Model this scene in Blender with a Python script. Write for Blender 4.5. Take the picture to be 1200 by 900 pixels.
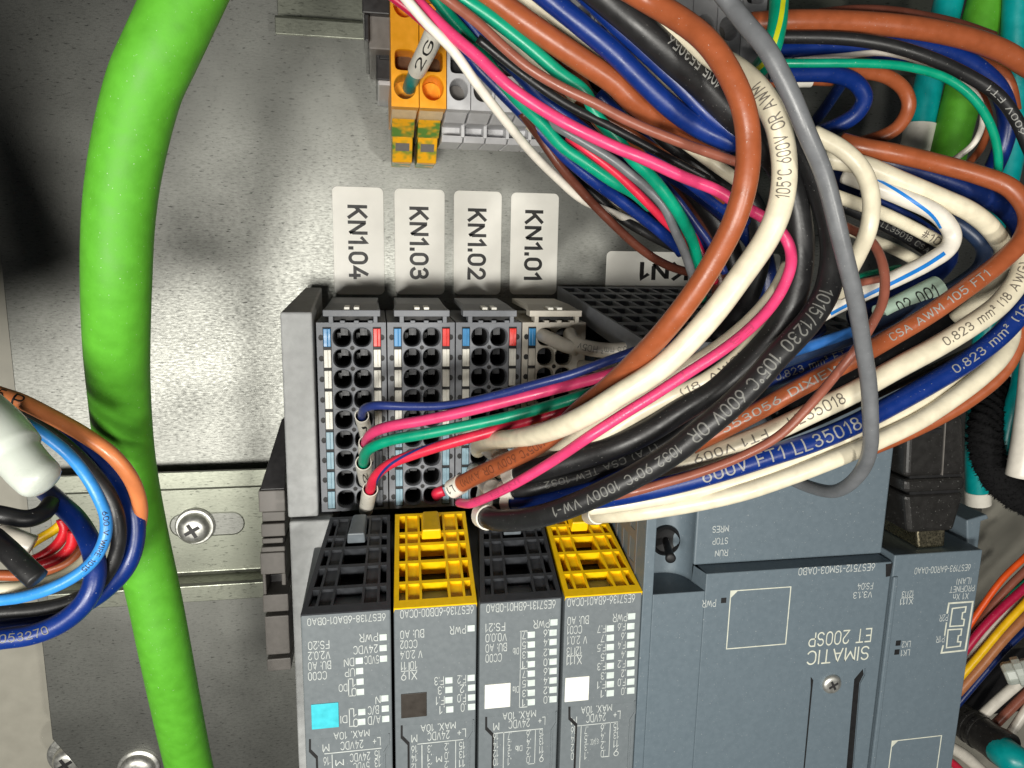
import bpy, bmesh, math, random
from mathutils import Vector, Matrix
random.seed(7)
for o in list(bpy.data.objects): bpy.data.objects.remove(o)
S = bpy.context.scene
C = S.collection

# ---------------------------------------------------------------- camera (1 unit = 1 cm, plate = plane z=0)
F = 867.0; H = 20.0
def nrm(v): return v / v.length
_n = nrm(Vector((-160, -165, 867)))
_r = Vector((4775, -75, 867)); _r = nrm(_r - _n * _r.dot(_n))
_z = -_n; _x = _r; _y = _z.cross(_x)
CAMP = Vector((0, 0, H))
def P(u, v, h):
    d = Vector((u - 600, v - 450, F))
    w = Vector((_x.dot(d), _y.dot(d), _z.dot(d)))
    return CAMP + w * ((h - H) / w.z)
def depth_of(p):
    q = p - CAMP
    return -(q.x * 0 ) + (Vector((_x.z, _y.z, _z.z)).dot(q))
def Q(p):
    q = p - CAMP
    cx = Vector((_x.x, _y.x, _z.x)).dot(q); cy = Vector((_x.y, _y.y, _z.y)).dot(q); cz = Vector((_x.z, _y.z, _z.z)).dot(q)
    return (cx / cz * F + 600, cy / cz * F + 450)
cam = bpy.data.cameras.new('camera'); co = bpy.data.objects.new('camera', cam); C.objects.link(co)
R = Vector((_x.x, _y.x, _z.x)); D = Vector((_x.y, _y.y, _z.y)); Fw = Vector((_x.z, _y.z, _z.z))
co.matrix_world = Matrix(((R.x, -D.x, -Fw.x, 0), (R.y, -D.y, -Fw.y, 0), (R.z, -D.z, -Fw.z, H), (0, 0, 0, 1)))
cam.sensor_width = 36; cam.lens = 36 * F / 1200; cam.clip_start = 0.1; cam.clip_end = 500
S.camera = co
# ---------------------------------------------------------------- world and lamps
w = bpy.data.worlds.new('World'); S.world = w; w.use_nodes = True
bg = w.node_tree.nodes['Background']; bg.inputs[0].default_value = (0.9, 0.95, 1.0, 1); bg.inputs[1].default_value = 0.03
def area(name, loc, target, size, power, col):
    l = bpy.data.lights.new(name, 'AREA'); l.shape = 'DISK'; l.size = size; l.energy = power; l.color = col
    o = bpy.data.objects.new(name, l); C.objects.link(o); o.location = loc
    o.rotation_euler = (Vector(target) - Vector(loc)).to_track_quat('-Z', 'Y').to_euler()
    return o
area('work_light', (9, -6.5, 34), (0, -3, 0), 2.0, 3200, (1.0, 0.97, 0.90))
area('cabinet_light', (-4.5, -6.8, 36), (0, -3, 0), 4.2, 6800, (1.0, 0.97, 0.90))
area('door_light', (-14, -7.4, 36), (-2, -3, 0), 8.0, 6800, (1.0, 0.97, 0.90))
S.view_settings.view_transform = 'Standard'; S.view_settings.look = 'None'; S.view_settings.exposure = 0; S.view_settings.gamma = 1

# ---------------------------------------------------------------- materials
def lin(c): return tuple(((x / 255) / 12.92 if x / 255 <= .04045 else ((x / 255 + .055) / 1.055) ** 2.4) for x in c)
def mat(name, rgb, rough=.45, metal=0., nscale=6., namt=.12, bump=0., bscale=60., specks=0., sscale=34., spec=.5, trans=0., stretch=None, coat=0.):
    m = bpy.data.materials.new(name); m.use_nodes = True
    nt = m.node_tree; b = nt.nodes['Principled BSDF']; L = nt.links.new
    c = lin(rgb)
    b.inputs['Roughness'].default_value = rough; b.inputs['Metallic'].default_value = metal
    b.inputs['Specular IOR Level'].default_value = spec
    b.inputs['Coat Weight'].default_value = coat
    if trans:
        b.inputs['Subsurface Weight'].default_value = trans
        b.inputs['Subsurface Radius'].default_value = (.3, .3, .25)
        b.inputs['Subsurface Scale'].default_value = .5
    tc = nt.nodes.new('ShaderNodeTexCoord'); src = tc.outputs['Object']
    if stretch:
        mp = nt.nodes.new('ShaderNodeMapping'); mp.inputs['Scale'].default_value = stretch; L(src, mp.inputs[0]); src = mp.outputs[0]
    n = nt.nodes.new('ShaderNodeTexNoise'); n.inputs['Scale'].default_value = nscale; n.inputs['Detail'].default_value = 6; L(src, n.inputs['Vector'])
    mr = nt.nodes.new('ShaderNodeMapRange'); mr.inputs[1].default_value = .3; mr.inputs[2].default_value = .7
    mr.inputs[3].default_value = 1 - namt; mr.inputs[4].default_value = 1 + namt; L(n.outputs[0], mr.inputs[0])
    mx = nt.nodes.new('ShaderNodeMix'); mx.data_type = 'RGBA'; mx.blend_type = 'MULTIPLY'; mx.inputs[0].default_value = 1
    mx.inputs[6].default_value = (*c, 1); L(mr.outputs[0], mx.inputs[7]); col = mx.outputs[2]
    rr = nt.nodes.new('ShaderNodeMapRange'); rr.inputs[1].default_value = .3; rr.inputs[2].default_value = .7
    rr.inputs[3].default_value = max(.05, rough - .07); rr.inputs[4].default_value = min(1, rough + .07)
    L(n.outputs[0], rr.inputs[0]); L(rr.outputs[0], b.inputs['Roughness'])
    if specks:
        v = nt.nodes.new('ShaderNodeTexNoise'); v.inputs['Scale'].default_value = sscale; v.inputs['Detail'].default_value = 2; L(tc.outputs['Object'], v.inputs['Vector'])
        t = nt.nodes.new('ShaderNodeMapRange'); t.inputs[1].default_value = .735 - .03 * specks; t.inputs[2].default_value = .77; t.inputs[3].default_value = 0; t.inputs[4].default_value = .6
        L(v.outputs[0], t.inputs[0])
        m2 = nt.nodes.new('ShaderNodeMix'); m2.data_type = 'RGBA'; L(t.outputs[0], m2.inputs[0]); L(col, m2.inputs[6]); m2.inputs[7].default_value = (.6, .6, .57, 1); col = m2.outputs[2]
    L(col, b.inputs['Base Color'])
    if bump:
        bn = nt.nodes.new('ShaderNodeTexNoise'); bn.inputs['Scale'].default_value = bscale; bn.inputs['Detail'].default_value = 3; L(src, bn.inputs['Vector'])
        bp = nt.nodes.new('ShaderNodeBump'); bp.inputs['Strength'].default_value = bump; bp.inputs['Distance'].default_value = .01
        L(bn.outputs[0], bp.inputs['Height']); L(bp.outputs[0], b.inputs['Normal'])
    return m
def galvanised(name, base, rough, metal, fleck=1.0):
    m = bpy.data.materials.new(name); m.use_nodes = True
    nt = m.node_tree; b = nt.nodes['Principled BSDF']; L = nt.links.new; N = nt.nodes.new
    tc = N('ShaderNodeTexCoord')
    mp = N('ShaderNodeMapping'); mp.inputs['Scale'].default_value = (2.6, 8, 8); L(tc.outputs['Object'], mp.inputs[0])
    fine = N('ShaderNodeTexNoise'); fine.inputs['Scale'].default_value = 3.0; fine.inputs['Detail'].default_value = 8; fine.inputs['Roughness'].default_value = .72; L(mp.outputs[0], fine.inputs['Vector'])
    big = N('ShaderNodeTexNoise'); big.inputs['Scale'].default_value = .7; big.inputs['Detail'].default_value = 5; L(tc.outputs['Object'], big.inputs['Vector'])
    r1 = N('ShaderNodeValToRGB'); e = r1.color_ramp.elements; c = lin(base)
    e[0].position = .33; e[0].color = tuple(x * (1 - .38 * fleck) for x in c) + (1,)
    e[1].position = .66; e[1].color = tuple(min(1, x * 1.12) for x in c) + (1,)
    e2 = r1.color_ramp.elements.new(.45); e2.color = tuple(x * .93 for x in c) + (1,)
    L(fine.outputs[0], r1.inputs[0])
    mr = N('ShaderNodeMapRange'); mr.inputs[1].default_value = .3; mr.inputs[2].default_value = .7; mr.inputs[3].default_value = .82; mr.inputs[4].default_value = 1.12; L(big.outputs[0], mr.inputs[0])
    mx = N('ShaderNodeMix'); mx.data_type = 'RGBA'; mx.blend_type = 'MULTIPLY'; mx.inputs[0].default_value = 1
    fk = N('ShaderNodeTexNoise'); fk.inputs['Scale'].default_value = 2.6; fk.inputs['Detail'].default_value = 2; L(mp.outputs[0], fk.inputs['Vector'])
    fr = N('ShaderNodeMapRange'); fr.inputs[1].default_value = .29; fr.inputs[2].default_value = .37; fr.inputs[3].default_value = .45; fr.inputs[4].default_value = 1; L(fk.outputs[0], fr.inputs[0])
    m3 = N('ShaderNodeMix'); m3.data_type = 'RGBA'; m3.blend_type = 'MULTIPLY'; m3.inputs[0].default_value = 1; L(r1.outputs[0], m3.inputs[6]); L(fr.outputs[0], m3.inputs[7])
    L(m3.outputs[2], mx.inputs[6]); L(mr.outputs[0], mx.inputs[7]); L(mx.outputs[2], b.inputs['Base Color'])
    b.inputs['Metallic'].default_value = metal
    rr = N('ShaderNodeMapRange'); rr.inputs[1].default_value = .3; rr.inputs[2].default_value = .7; rr.inputs[3].default_value = rough + .12; rr.inputs[4].default_value = rough - .1
    L(fine.outputs[0], rr.inputs[0]); L(rr.outputs[0], b.inputs['Roughness'])
    bp = N('ShaderNodeBump'); bp.inputs['Strength'].default_value = .2; bp.inputs['Distance'].default_value = .006; L(fine.outputs[0], bp.inputs['Height']); L(bp.outputs[0], b.inputs['Normal'])
    return m
M = {}
M['plate'] = galvanised('galvanised_steel', (140, 141, 136), .44, .95)
M['rail'] = galvanised('zinc_rail', (150, 153, 140), .40, .85, .45)
M['steel'] = mat('screw_steel', (206, 206, 200), .42, .85, 9, .15)
M['nickel'] = mat('nickel', (200, 190, 160), .3, 1., 25, .2, .2, 90)
M['beige'] = mat('cabinet_paint', (164, 161, 149), .5, 0, 2, .06)
M['label'] = mat('label_vinyl', (232, 230, 222), .35, 0, 2, .03)
M['ink'] = mat('black_ink', (22, 20, 20), .5)
M['base'] = mat('base_plastic', (122, 125, 131), .55, 0, 7, .1, .12, 120, .6)
M['beigeplastic'] = mat('pale_base_plastic', (190, 184, 172), .5, 0, 7, .06, .1, 120)
M['cover'] = mat('end_cover_plastic', (176, 178, 178), .6, 0, 5, .14, .25, 90, 1)
M['module'] = mat('module_plastic', (108, 115, 119), .42, 0, 9, .035, .08, 110, .5)
M['cpu'] = mat('cpu_plastic', (97, 110, 119), .45, 0, 9, .035, .12, 100, 1.2)
M['dark'] = mat('socket_black', (14, 14, 16), .6)
M['lever'] = mat('lever_black', (52, 54, 58), .45, 0, 8, .1, .1, 100)
M['levergrey'] = mat('lever_tab_grey', (105, 112, 118), .4)
M['yellow'] = mat('lever_yellow', (243, 196, 8), .4, 0, 8, .06, .08, 100)
M['print'] = mat('print_white', (190, 195, 192), .5)
M['led'] = mat('led_window', (206, 216, 212), .3)
M['turq'] = mat('colour_code_turquoise', (60, 190, 205), .5)
M['codeblack'] = mat('colour_code_black', (48, 42, 36), .5)
M['codewhite'] = mat('colour_code_white', (240, 240, 232), .5)
M['btnwhite'] = mat('button_white', (226, 224, 214), .4)
M['btnblue'] = mat('button_blue', (48, 134, 190), .35)
M['btnred'] = mat('button_red', (226, 44, 34), .35)
M['btnice'] = mat('button_ice_blue', (132, 162, 176), .35)
M['btngrey'] = mat('button_dark_grey', (80, 84, 90), .4)
M['clamp'] = mat('clamp_plastic', (112, 108, 104), .5, 0, 8, .08, .1, 90)
M['clampdark'] = mat('clamp_dark_plastic', (44, 43, 44), .4, 0, 8, .08)
M['orange'] = mat('terminal_orange', (246, 165, 22), .4, 0, 6, .06)
M['openshade'] = mat('opening_shade', (92, 58, 22), .5)  # shade inside the orange openings, put into a brown colour
M['tgrey'] = mat('terminal_grey', (196, 196, 198), .45, 0, 6, .06)
M['black'] = mat('plug_black', (32, 31, 30), .42, 0, 6, .12, .15, 120, .8)
M['nylon'] = mat('nylon', (184, 190, 182), .3, 0, 4, .06, trans=.35)
M['sleeve'] = mat('marker_sleeve', (226, 222, 210), .32, 0, 8, .05)
M['qrframe'] = mat('frame_ink', (205, 207, 192), .5)
WC = dict(brown=(152, 80, 47), mauve=(140, 82, 66), darkbrown=(92, 50, 38), cream=(222, 213, 188), white=(222, 216, 204), blue=(11, 42, 112), navy=(14, 36, 92),
          deepblue=(34, 50, 112), pink=(216, 62, 112), green=(0, 146, 112), black=(31, 31, 32), jet=(24, 24, 26), grey=(104, 106, 109), ash=(188, 182, 170), red=(214, 42, 70), midblue=(44, 100, 168),
          sky=(52, 134, 206), lime=(82, 156, 40), teal=(0, 150, 150), brightred=(216, 30, 44), yellow=(240, 190, 20), orange=(226, 84, 26), magenta=(176, 24, 66), tan=(170, 110, 70), slate=(38, 54, 82), orangebrown=(214, 128, 78), stripe=(30, 120, 200), ygstripe=(196, 200, 30), darkgreen=(0, 84, 76))
for k, c in WC.items(): M['w_' + k] = mat('pvc_' + k, c, .58 if k == 'lime' else (.36 if k not in ('black', 'jet') else .42), 0, 5, .1, .16, 22, .35, 40, spec=.3 if k == 'lime' else .45)
M['t_dark'] = mat('wire_print_dark', (110, 103, 93), .5)
M['t_light'] = mat('wire_print_light', (144, 144, 140), .45)
M['t_brown'] = mat('wire_print_brown', (104, 52, 30), .5)
M['t_pink'] = mat('wire_print_pink', (196, 60, 104), .5)
M['t_grey'] = mat('wire_print_grey', (108, 108, 104), .5)

# ---------------------------------------------------------------- builders
class MB:
    def __init__(s): s.v = []; s.f = []
    def add(s, vs, fs):
        n = len(s.v); s.v += [Vector(x) for x in vs]; s.f += [tuple(i + n for i in f) for f in fs]; return s
    def box(s, x0, x1, y0, y1, z0, z1):
        return s.add([(x0, y0, z0), (x1, y0, z0), (x1, y1, z0), (x0, y1, z0), (x0, y0, z1), (x1, y0, z1), (x1, y1, z1), (x0, y1, z1)],
                     [(3, 2, 1, 0), (4, 5, 6, 7), (0, 1, 5, 4), (1, 2, 6, 5), (2, 3, 7, 6), (3, 0, 4, 7)])
    def hexa(s, lo, hi):   # four lower and four upper corners, both counter-clockwise seen from above
        return s.add(list(lo) + list(hi), [(3, 2, 1, 0), (4, 5, 6, 7), (0, 1, 5, 4), (1, 2, 6, 5), (2, 3, 7, 6), (3, 0, 4, 7)])
    def prism(s, poly, z0, z1):
        n = len(poly); a = sum(poly[i][0] * poly[(i + 1) % n][1] - poly[(i + 1) % n][0] * poly[i][1] for i in range(n))
        if a < 0: poly = poly[::-1]
        return s.add([(x, y, z0) for x, y in poly] + [(x, y, z1) for x, y in poly],
                     [tuple(range(n))[::-1], tuple(range(n, 2 * n))] + [(i, (i + 1) % n, n + (i + 1) % n, n + i) for i in range(n)])
    def xprism(s, prof, x0, x1):   # profile in (y,z), closed polygon
        n = len(prof); a = sum(prof[i][0] * prof[(i + 1) % n][1] - prof[(i + 1) % n][0] * prof[i][1] for i in range(n))
        if a < 0: prof = prof[::-1]
        return s.add([(x0, y, z) for y, z in prof] + [(x1, y, z) for y, z in prof],
                     [tuple(range(n))[::-1], tuple(range(n, 2 * n))] + [(i, (i + 1) % n, n + (i + 1) % n, n + i) for i in range(n)])
    def lathe(s, prof, c=(0, 0, 0), n=32, sq=None):   # prof = [(r,z)...]
        base = len(s.v); k = len(prof)
        for i in range(n):
            a = 2 * math.pi * i / n
            for r, z in prof: s.v.append(Vector((c[0] + r * math.cos(a), c[1] + r * math.sin(a), c[2] + z)))
        for i in range(n):
            j = (i + 1) % n
            for q in range(k - 1): s.f.append((base + i * k + q, base + j * k + q, base + j * k + q + 1, base + i * k + q + 1))
        s.f.append(tuple(base + i * k + k - 1 for i in range(n)))
        return s
    def holecell(s, x0, x1, y0, y1, z, cx, cy, rx, ry, e=2.6, depth=.8, n=28, rim=.0):
        k = n // 4; b = []
        for i in range(k): b.append((x0 + (x1 - x0) * i / k, y0))
        for i in range(k): b.append((x1, y0 + (y1 - y0) * i / k))
        for i in range(k): b.append((x1 - (x1 - x0) * i / k, y1))
        for i in range(k): b.append((x0, y1 - (y1 - y0) * i / k))
        base = len(s.v); n = len(b)
        for p in b: s.v.append(Vector((p[0], p[1], z)))
        hp = []
        for p in b:
            a = math.atan2((p[1] - cy) / ry, (p[0] - cx) / rx); ca, sa = math.cos(a), math.sin(a)
            r = (abs(ca) ** e + abs(sa) ** e) ** (-1 / e); hp.append((cx + rx * r * ca, cy + ry * r * sa))
        for p in hp: s.v.append(Vector((cx + (p[0] - cx) * 1.075, cy + (p[1] - cy) * 1.075, z + rim * .2)))
        for p in hp: s.v.append(Vector((cx + (p[0] - cx) * 1.03, cy + (p[1] - cy) * 1.03, z + rim)))
        for p in hp: s.v.append(Vector((cx + (p[0] - cx) * .96, cy + (p[1] - cy) * .96, z - .05)))
        for p in hp: s.v.append(Vector((cx + (p[0] - cx) * .93, cy + (p[1] - cy) * .93, z - depth)))
        for i in range(n):
            j = (i + 1) % n
            for q in range(4): s.f.append((base + q * n + i, base + q * n + j, base + (q + 1) * n + j, base + (q + 1) * n + i))
        return s
OFF = {}
def tagp(o, label=None, cat=None, group=None, kind=None):
    if label: o['label'] = label
    if cat: o['category'] = cat
    if group: o['group'] = group
    if kind: o['kind'] = kind
    return o
def thing(name, label, cat, loc=(0, 0, 0), group=None):
    o = bpy.data.objects.new(name, None); o.empty_display_size = .3; C.objects.link(o); o.location = loc; OFF[o] = Vector(loc)
    return tagp(o, label, cat, group)
def mesh(name, mb, m, off=None, smooth=False):
    me = bpy.data.meshes.new(name); off = off or Vector((0, 0, 0))
    me.from_pydata([tuple(v - off) for v in mb.v], [], mb.f); me.validate(); me.materials.append(m)
    if smooth:
        me.polygons.foreach_set('use_smooth', [True] * len(me.polygons)); 
    me.update(); return me
def part(name, mb, m, parent=None, bevel=0., smooth=False, data=None, loc=None, segs=2, angle=None):
    off = OFF.get(parent, Vector((0, 0, 0)))
    me = data or mesh(name, mb, m, off, smooth)
    o = bpy.data.objects.new(name, me); C.objects.link(o)
    if parent is not None: o.parent = parent
    if loc is not None: o.location = loc
    OFF[o] = off
    if name in ('printed_text', 'printed_symbol', 'printed_frame', 'vent_recess', 'grid_recess', 'clamp_opening', 'test_opening'): o['kind'] = 'stuff'
    if bevel:
        b = o.modifiers.new('bevel', 'BEVEL'); b.width = bevel; b.segments = segs; b.limit_method = 'ANGLE'; b.angle_limit = math.radians(40); b.harden_normals = False
    if angle is not None:
        me.set_sharp_from_angle(angle=math.radians(angle))
    return o
def solo(name, mb, m, label, cat, group=None, bevel=0., smooth=False, angle=None):
    return tagp(part(name, mb, m, None, bevel, smooth, angle=angle), label, cat, group)
# flat lettering: a stroke font drawn here ------------------------
def _E(cx, cy, rx, ry, a0, a1, n=12): return [(cx + rx * math.cos(math.radians(a0 + (a1 - a0) * i / n)), cy + ry * math.sin(math.radians(a0 + (a1 - a0) * i / n))) for i in range(n + 1)]
GL = {
 '0': (3.6, [_E(1.8, 4.1, 1.8, 1.9, 0, 180) + _E(1.8, 1.9, 1.8, 1.9, 180, 360) + [(3.6, 4.1)]]), 'O': (4.2, [_E(2.1, 3.9, 2.1, 2.1, 0, 180) + _E(2.1, 2.1, 2.1, 2.1, 180, 360) + [(4.2, 3.9)]]),
 '1': (1.8, [[(0, 4.5), (1.6, 6), (1.6, 0)]]), '2': (3.6, [_E(1.8, 4.3, 1.7, 1.7, 170, -25) + [(0, 0), (3.6, 0)]]), '3': (3.6, [_E(1.75, 4.55, 1.55, 1.45, 160, -90) + [(1.1, 3.1)], _E(1.75, 1.6, 1.8, 1.6, 80, -160)]),
 '4': (3.8, [[(2.4, 6), (0, 1.7), (3.8, 1.7)], [(2.9, 3.2), (2.9, 0)]]), '5': (3.6, [[(3.3, 6), (.4, 6), (.2, 3.3)] + _E(1.7, 1.95, 1.85, 1.95, 120, -150)]), '6': (3.6, [[(2.6, 6), (.5, 3)] , _E(1.8, 1.9, 1.8, 1.9, 0, 360, 20)]),
 '7': (3.5, [[(0, 6), (3.5, 6), (1.2, 0)]]), '8': (3.6, [_E(1.8, 4.55, 1.55, 1.45, -90, 270, 18), _E(1.8, 1.6, 1.8, 1.55, 0, 360, 20)]), '9': (3.6, [[(1, 0), (3.1, 3)], _E(1.8, 4.1, 1.8, 1.9, 0, 360, 20)]),
 'A': (4.4, [[(0, 0), (2.2, 6), (4.4, 0)], [(.9, 2), (3.5, 2)]]), 'B': (3.8, [[(0, 3.1), (0, 0), (2, 0)] + _E(2.1, 1.6, 1.7, 1.6, -90, 90) + [(0, 3.2), (0, 6), (2, 6)] + _E(2, 4.6, 1.5, 1.4, 90, -80)]), 'C': (4, [_E(2.1, 3.9, 2.1, 2.1, 30, 180) + _E(2.1, 2.1, 2.1, 2.1, 180, 330)]),
 'D': (4, [[(0, 0), (0, 6), (1.8, 6)] + _E(1.8, 3.8, 2.2, 2.2, 90, 0) + _E(1.8, 2.2, 2.2, 2.2, 0, -90) + [(0, 0)]]), 'E': (3.4, [[(3.4, 6), (0, 6), (0, 0), (3.4, 0)], [(0, 3.1), (2.9, 3.1)]]), 'F': (3.3, [[(3.3, 6), (0, 6), (0, 0)], [(0, 3.1), (2.8, 3.1)]]),
 'G': (4.1, [_E(2.1, 3.9, 2.1, 2.1, 30, 180) + _E(2.1, 2.1, 2.1, 2.1, 180, 360) + [(4.2, 2.9), (2.4, 2.9)]]), 'H': (4, [[(0, 0), (0, 6)], [(4, 0), (4, 6)], [(0, 3.1), (4, 3.1)]]), 'I': (.1, [[(.05, 0), (.05, 6)]]), 'K': (3.9, [[(0, 0), (0, 6)], [(3.7, 6), (.2, 2.4)], [(1.3, 3.5), (3.9, 0)]]),
 'L': (3.2, [[(0, 6), (0, 0), (3.2, 0)]]), 'M': (4.8, [[(0, 0), (0, 6), (2.4, 1.8), (4.8, 6), (4.8, 0)]]), 'N': (4, [[(0, 0), (0, 6), (4, 0), (4, 6)]]), 'P': (3.7, [[(0, 0), (0, 6), (2, 6)] + _E(2.05, 4.35, 1.65, 1.65, 90, -90) + [(0, 2.7)]]),
 'R': (3.9, [[(0, 0), (0, 6), (2, 6)] + _E(2.05, 4.4, 1.65, 1.6, 90, -90) + [(.1, 2.8)], [(2, 2.8), (3.9, 0)]]), 'S': (3.7, [_E(1.85, 4.5, 1.7, 1.5, 25, 255) + _E(1.85, 1.6, 1.85, 1.6, 80, -155)]), 'T': (4, [[(0, 6), (4, 6)], [(2, 5.9), (2, 0)]]),
 'U': (4, [[(0, 6)] + _E(2, 2, 2, 2, 180, 360) + [(4, 6)]]), 'V': (4.2, [[(0, 6), (2.1, 0), (4.2, 6)]]), 'W': (6, [[(0, 6), (1.5, 0), (3, 5.4), (4.5, 0), (6, 6)]]), 'X': (4, [[(0, 6), (4, 0)], [(0, 0), (1.8, 2.8)], [(2.2, 3.2), (4, 6)]]), 'Y': (4, [[(0, 6), (2, 3), (4, 6)], [(2, 3), (2, 0)]]),
 'm': (5, [[(0, 0), (0, 4.2)], [(0, 3)] + _E(1.25, 3, 1.25, 1.2, 180, 0, 8) + [(2.5, 0)], [(2.5, 3)] + _E(3.75, 3, 1.25, 1.2, 180, 0, 8) + [(5, 0)]]), 'n': (3, [[(0, 0), (0, 4.2)], [(0, 2.8)] + _E(1.5, 2.8, 1.5, 1.4, 180, 0, 8) + [(3, 0)]]), 'a': (3.2, [_E(1.5, 2.1, 1.5, 2.1, 0, 360, 16), [(3.1, 4.2), (3.1, 0)]]),
 'b': (3.2, [[(0, 6), (0, 0)], _E(1.6, 2.1, 1.5, 2.1, -180, 180, 16)]), '.': (.1, [[(.05, 0), (.05, .75)]]), ':': (.1, [[(.05, 0), (.05, .75)], [(.05, 3), (.05, 3.75)]]), '-': (2, [[(0, 2.6), (2, 2.6)]]), '/': (2.4, [[(0, -.4), (2.4, 6.3)]]), '(': (1.2, [_E(1.6, 3, 1.6, 3.6, 130, 230, 8)]), ')': (1.2, [_E(-.4, 3, 1.6, 3.6, 50, -50, 8)]),
 '+': (3, [[(0, 2.6), (3, 2.6)], [(1.5, 4.1), (1.5, 1.1)]]), '°': (1.6, [_E(.8, 5.1, .8, .8, 0, 360, 10)]), '²': (1.6, [_E(.8, 5.5, .75, .75, 170, -25, 6) + [(0, 3.6), (1.6, 3.6)]]), '#': (3.6, [[(0, 2), (3.6, 2)], [(0, 4), (3.6, 4)], [(1, 0), (1.3, 6)], [(2.4, 0), (2.7, 6)]]), ' ': (1.6, []),
}
_tc = {}
def textgeo(s, bold=False):
    if (s, bold) in _tc: return _tc[(s, bold)]
    vs, fs = [], []; x = 0; t = {0: .32, 1: .40, 2: .62}[int(bold)]; lay = 0
    for ch in s:
        wd, st = GL[ch]
        for line in st:
            pts = []
            for a, b in zip(line, line[1:]):
                d = math.hypot(b[0] - a[0], b[1] - a[1])
                if d < .05: continue
                k = max(1, int(d / 1.2)); pts += [(a[0] + (b[0] - a[0]) * i / k, a[1] + (b[1] - a[1]) * i / k) for i in range(k)]
            pts.append(line[-1]); closed = len(pts) > 4 and math.hypot(pts[0][0] - pts[-1][0], pts[0][1] - pts[-1][1]) < .06
            n = len(pts); base = len(vs); lay += 1
            for i, p in enumerate(pts):
                a = pts[i - 1] if i else (pts[-2] if closed else None); b = pts[i + 1] if i < n - 1 else (pts[1] if closed else None)
                def un(u, v):
                    d = math.hypot(v[0] - u[0], v[1] - u[1]) or 1; return ((v[0] - u[0]) / d, (v[1] - u[1]) / d)
                d1 = un(a, p) if a else None; d2 = un(p, b) if b else None; d1 = d1 or d2; d2 = d2 or d1
                n1 = (-d1[1], d1[0]); n2 = (-d2[1], d2[0]); mx, my = n1[0] + n2[0], n1[1] + n2[1]; q = mx * mx + my * my
                if q < .5: mx, my, q = n1[0], n1[1], 1; sc = 1
                else: sc = min(2.2, 2 / q)
                ex = ey = 0
                if not closed and i in (0, n - 1): ex, ey = ((-d2[0], -d2[1]) if i == 0 else d1); ex *= t * .9; ey *= t * .9
                vs.append(Vector((x + p[0] + ex + mx * sc * t, p[1] + ey + my * sc * t, lay % 4))); vs.append(Vector((x + p[0] + ex - mx * sc * t, p[1] + ey - my * sc * t, lay % 4)))
            for i in range(n - 1): fs.append((base + 2 * i, base + 2 * i + 1, base + 2 * i + 3, base + 2 * i + 2))
        x += wd + (1.9 if bold else 1.6)
    x0 = min(v.x for v in vs); x1 = max(v.x for v in vs)
    vs = [Vector(((v.x - x0) / (x1 - x0), v.y / 6, v.z)) for v in vs]
    _tc[(s, bold)] = (vs, fs, (x1 - x0) / 6); return _tc[(s, bold)]
def put(mb, s, o, xd, yd, width, height, bold=False):
    vs, fs, _ = textgeo(s, bold)
    zd = nrm(xd.cross(yd)) * .0006
    mb.add([o + xd * (v.x * width) + yd * (v.y * height) + zd * v.z for v in vs], fs)
def txt(mb, s, uL, uR, v, hpx, h, bold=False):     # upside-down print on a face at height h
    a = P(uR, v, h); b = P(uL, v, h); hh = (P(uL, v - hpx / 2, h) - P(uL, v + hpx / 2, h)).length
    y = (a.y + b.y) / 2 + hh / 2
    put(mb, s, Vector((a.x, y, h)), Vector((-1, 0, 0)), Vector((0, -1, 0)), a.x - b.x, hh, bold)
def rect_px(mb, uL, uR, vT, vB, h, t=.004):
    m = (vT + vB) / 2; x0 = P(uL, m, h).x; x1 = P(uR, m, h).x; u = (uL + uR) / 2
    mb.box(x0, x1, P(u, vB, h).y, P(u, vT, h).y, h - .02, h + t)
# wires -------------------------------------------------------
def spline(pts, radius_hint=None, per=9):
    out = []; n = len(pts)
    for i in range(n - 1):
        p0 = pts[i - 1] if i > 0 else pts[0] * 2 - pts[1]; p1 = pts[i]; p2 = pts[i + 1]; p3 = pts[i + 2] if i + 2 < n else pts[-1] * 2 - pts[-2]
        def kn(a, b): return max(1e-4, (a - b).length ** .5)
        t0 = 0; t1 = t0 + kn(p0, p1); t2 = t1 + kn(p1, p2); t3 = t2 + kn(p2, p3)
        for q in range(per):
            t = t1 + (t2 - t1) * q / per
            A1 = p0 * ((t1 - t) / (t1 - t0)) + p1 * ((t - t0) / (t1 - t0)); A2 = p1 * ((t2 - t) / (t2 - t1)) + p2 * ((t - t1) / (t2 - t1)); A3 = p2 * ((t3 - t) / (t3 - t2)) + p3 * ((t - t2) / (t3 - t2))
            B1 = A1 * ((t2 - t) / (t2 - t0)) + A2 * ((t - t0) / (t2 - t0)); B2 = A2 * ((t3 - t) / (t3 - t1)) + A3 * ((t - t1) / (t3 - t1))
            out.append(B1 * ((t2 - t) / (t2 - t1)) + B2 * ((t - t1) / (t2 - t1)))
    out.append(pts[-1]); 
    for _ in range(2):
        out = [out[0]] + [(out[i - 1] + out[i] * 2 + out[i + 1]) / 4 for i in range(1, len(out) - 1)] + [out[-1]]
    return out
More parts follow.
